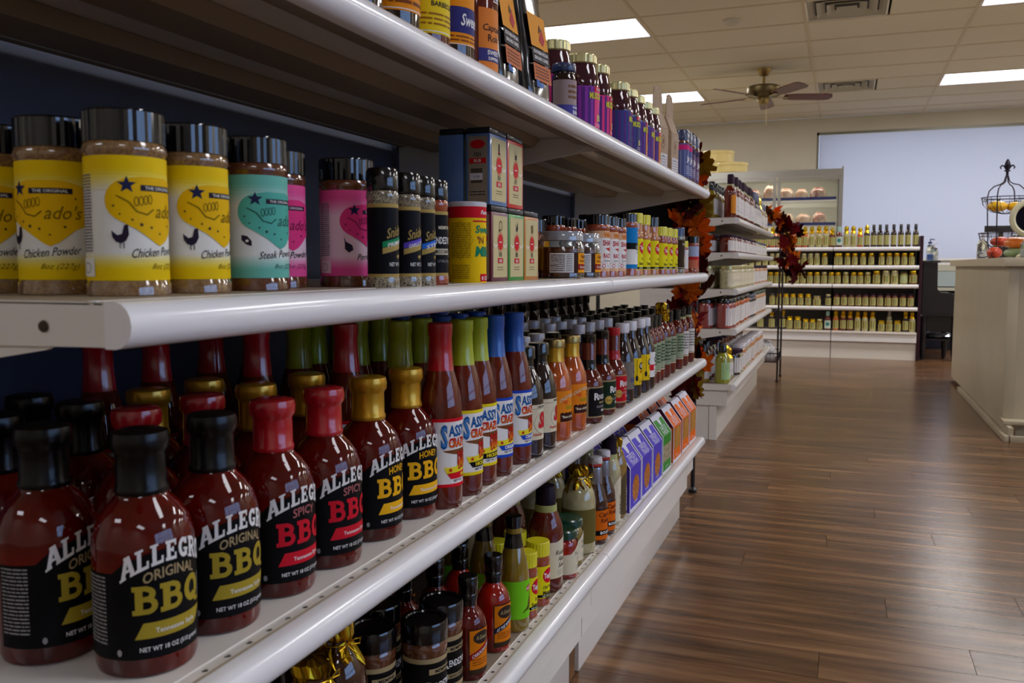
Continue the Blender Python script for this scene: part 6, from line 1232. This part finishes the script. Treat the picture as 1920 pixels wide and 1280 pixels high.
# wire rack beyond
t = thing('wire_rack', 'tall dark wire rack with mesh shelves at the end of the farther unit', 'rack', (-.62, 6.63, 0)); RM = mat('dark_bronze_wire', (44, 38, 44), .45, metal=.5)
for x in (-.20, .20):
    for y in (-.17, .17):
        bm = bmesh.new(); tube(bm, [(x, y, .012), (x, y, 1.0), (x * .98, y, 1.08), (x * .6, y * .6, 1.17), (0, 0, 1.22)], .0065, 8); lathe(bm, [(0, 0), (.011, 0), (.011, .012), (.007, .014), (0, .014)], 10, 0, (x, y)); obj('post', bm, RM, t, 60)
for z in (.14, .50, .86, 1.02):
    bm = bmesh.new(); tube(bm, [(-.2, -.17, z), (.2, -.17, z), (.2, .17, z), (-.2, .17, z)], .005, 6, 0, True)
    if z < 1: 
        for i in range(1, 14): x = -.2 + .4 * i / 14; tube(bm, [(x, -.17, z), (x, .17, z)], .0018, 4)
        for i in range(1, 10): y = -.17 + .34 * i / 10; tube(bm, [(-.2, y, z), (.2, y, z)], .0018, 4)
    if z == .14:
        tube(bm, [(-.2, -.17, z + .06), (.2, -.17, z + .06), (.2, .17, z + .06), (-.2, .17, z + .06)], .004, 6, 0, True)
        for i in range(0, 17): x = -.2 + .4 * i / 16; tube(bm, [(x, -.17, z), (x, -.17, z + .06)], .0018, 4)
        for i in range(0, 13): y = -.17 + .34 * i / 12; tube(bm, [(.2, y, z), (.2, y, z + .06)], .0018, 4)
    obj('mesh_shelf', bm, RM, t, 60)
for k, (x, y, c) in enumerate(((-.50, 6.55, (196, 198, 210)), (-.60, 6.70, (206, 150, 140)), (-.72, 6.56, (190, 190, 196)))):
    bm = bmesh.new(); rnd = random.Random(k); lathe(bm, [(0, 0), (.05, 0), (.062, .02), (.058, .07), (.04, .11), (.02, .125), (.03, .14), (0, .138)], 14)
    for v in bm.verts: v.co *= 1 + rnd.uniform(-.08, .08)
    o = obj('sweet_bag', bm, mat('clear_bag_%d' % k, c, .15, coat=.8, noise=((230, 230, 236), 30)), None, None, (x, y, .144)); tag(o, ['shiny clear bag at the front corner of the low rack shelf', 'pinkish bag at the back of the low rack shelf', 'clear bag at the left of the low rack shelf'][k], 'bag', 'bags on the wire rack')

# ------------------------------------------------------------------ labels of the goods behind the front rows
LOOK = {'bbq:original': 'black-capped barbecue bottle', 'bbq:spicy': 'red-capped barbecue bottle', 'bbq:honey': 'gold-capped barbecue bottle', 'sassy:hot': 'tall red-necked bottle', 'sassy:hickory': 'tall lime-necked bottle', 'sassy:original': 'tall blue-necked bottle',
        'white:grey': 'white-capped bottle', 'white:yellow': 'white-capped yellow-labelled bottle', 'round:dark': 'black-capped dark bottle', 'round:black': 'black-necked squat bottle', 'round:green': 'green-labelled squat bottle', 'slim:green': 'slim green-labelled bottle', 'slim:sketch': 'slim white-labelled bottle', 'tallblack': 'plain tall black-capped bottle',
        'shaker:chicken': 'yellow-labelled shaker', 'shaker:steak': 'teal-labelled shaker', 'shaker:pork': 'pink-labelled shaker', 'snick:prime': 'green-striped black shaker', 'snick:garlic': 'purple-striped black shaker', 'snick:rub': 'cream-striped black shaker', 'razor': 'white-labelled red shaker', 'widejar': 'wide black-lidded seasoning jar', 'blue': 'blue-labelled shaker', 'tex:blackcap': 'black-capped yellow-labelled shaker', 'jelly': 'pale-lidded jelly jar',
        'tent:purple': 'purple snack carton', 'tent:orange': 'orange snack carton', 'foilbottle:amber': 'foil-topped brown bottle', 'foilbottle:cream': 'foil-topped cream bottle', 'rendjar': 'black-lidded seasoning jar', 'redsauce:red': 'dark red sauce bottle', 'redsauce:orange': 'bright red sauce bottle', 'pepper': 'lime-labelled olive bottle', 'tex:wide': 'yellow-capped shaker', 'apple': 'plum-necked brown bottle', 'swing': 'swing-top brown bottle', 'pale:dark': 'dark-necked pale bottle'}
fam = {}
for o, key, sh_ in RENAME: fam.setdefault((key, sh_), []).append(o)
for (key, sh_), os_ in fam.items():
    os_.sort(key=lambda o: (round(o.location.y, 3), -o.location.x))
    for i, o in enumerate(os_):
        o['label'] = '%s behind the front row, %s shelf%s' % (LOOK[key], sh_, ', %s from the near end' % ORD[i] if len(os_) > 1 else '')
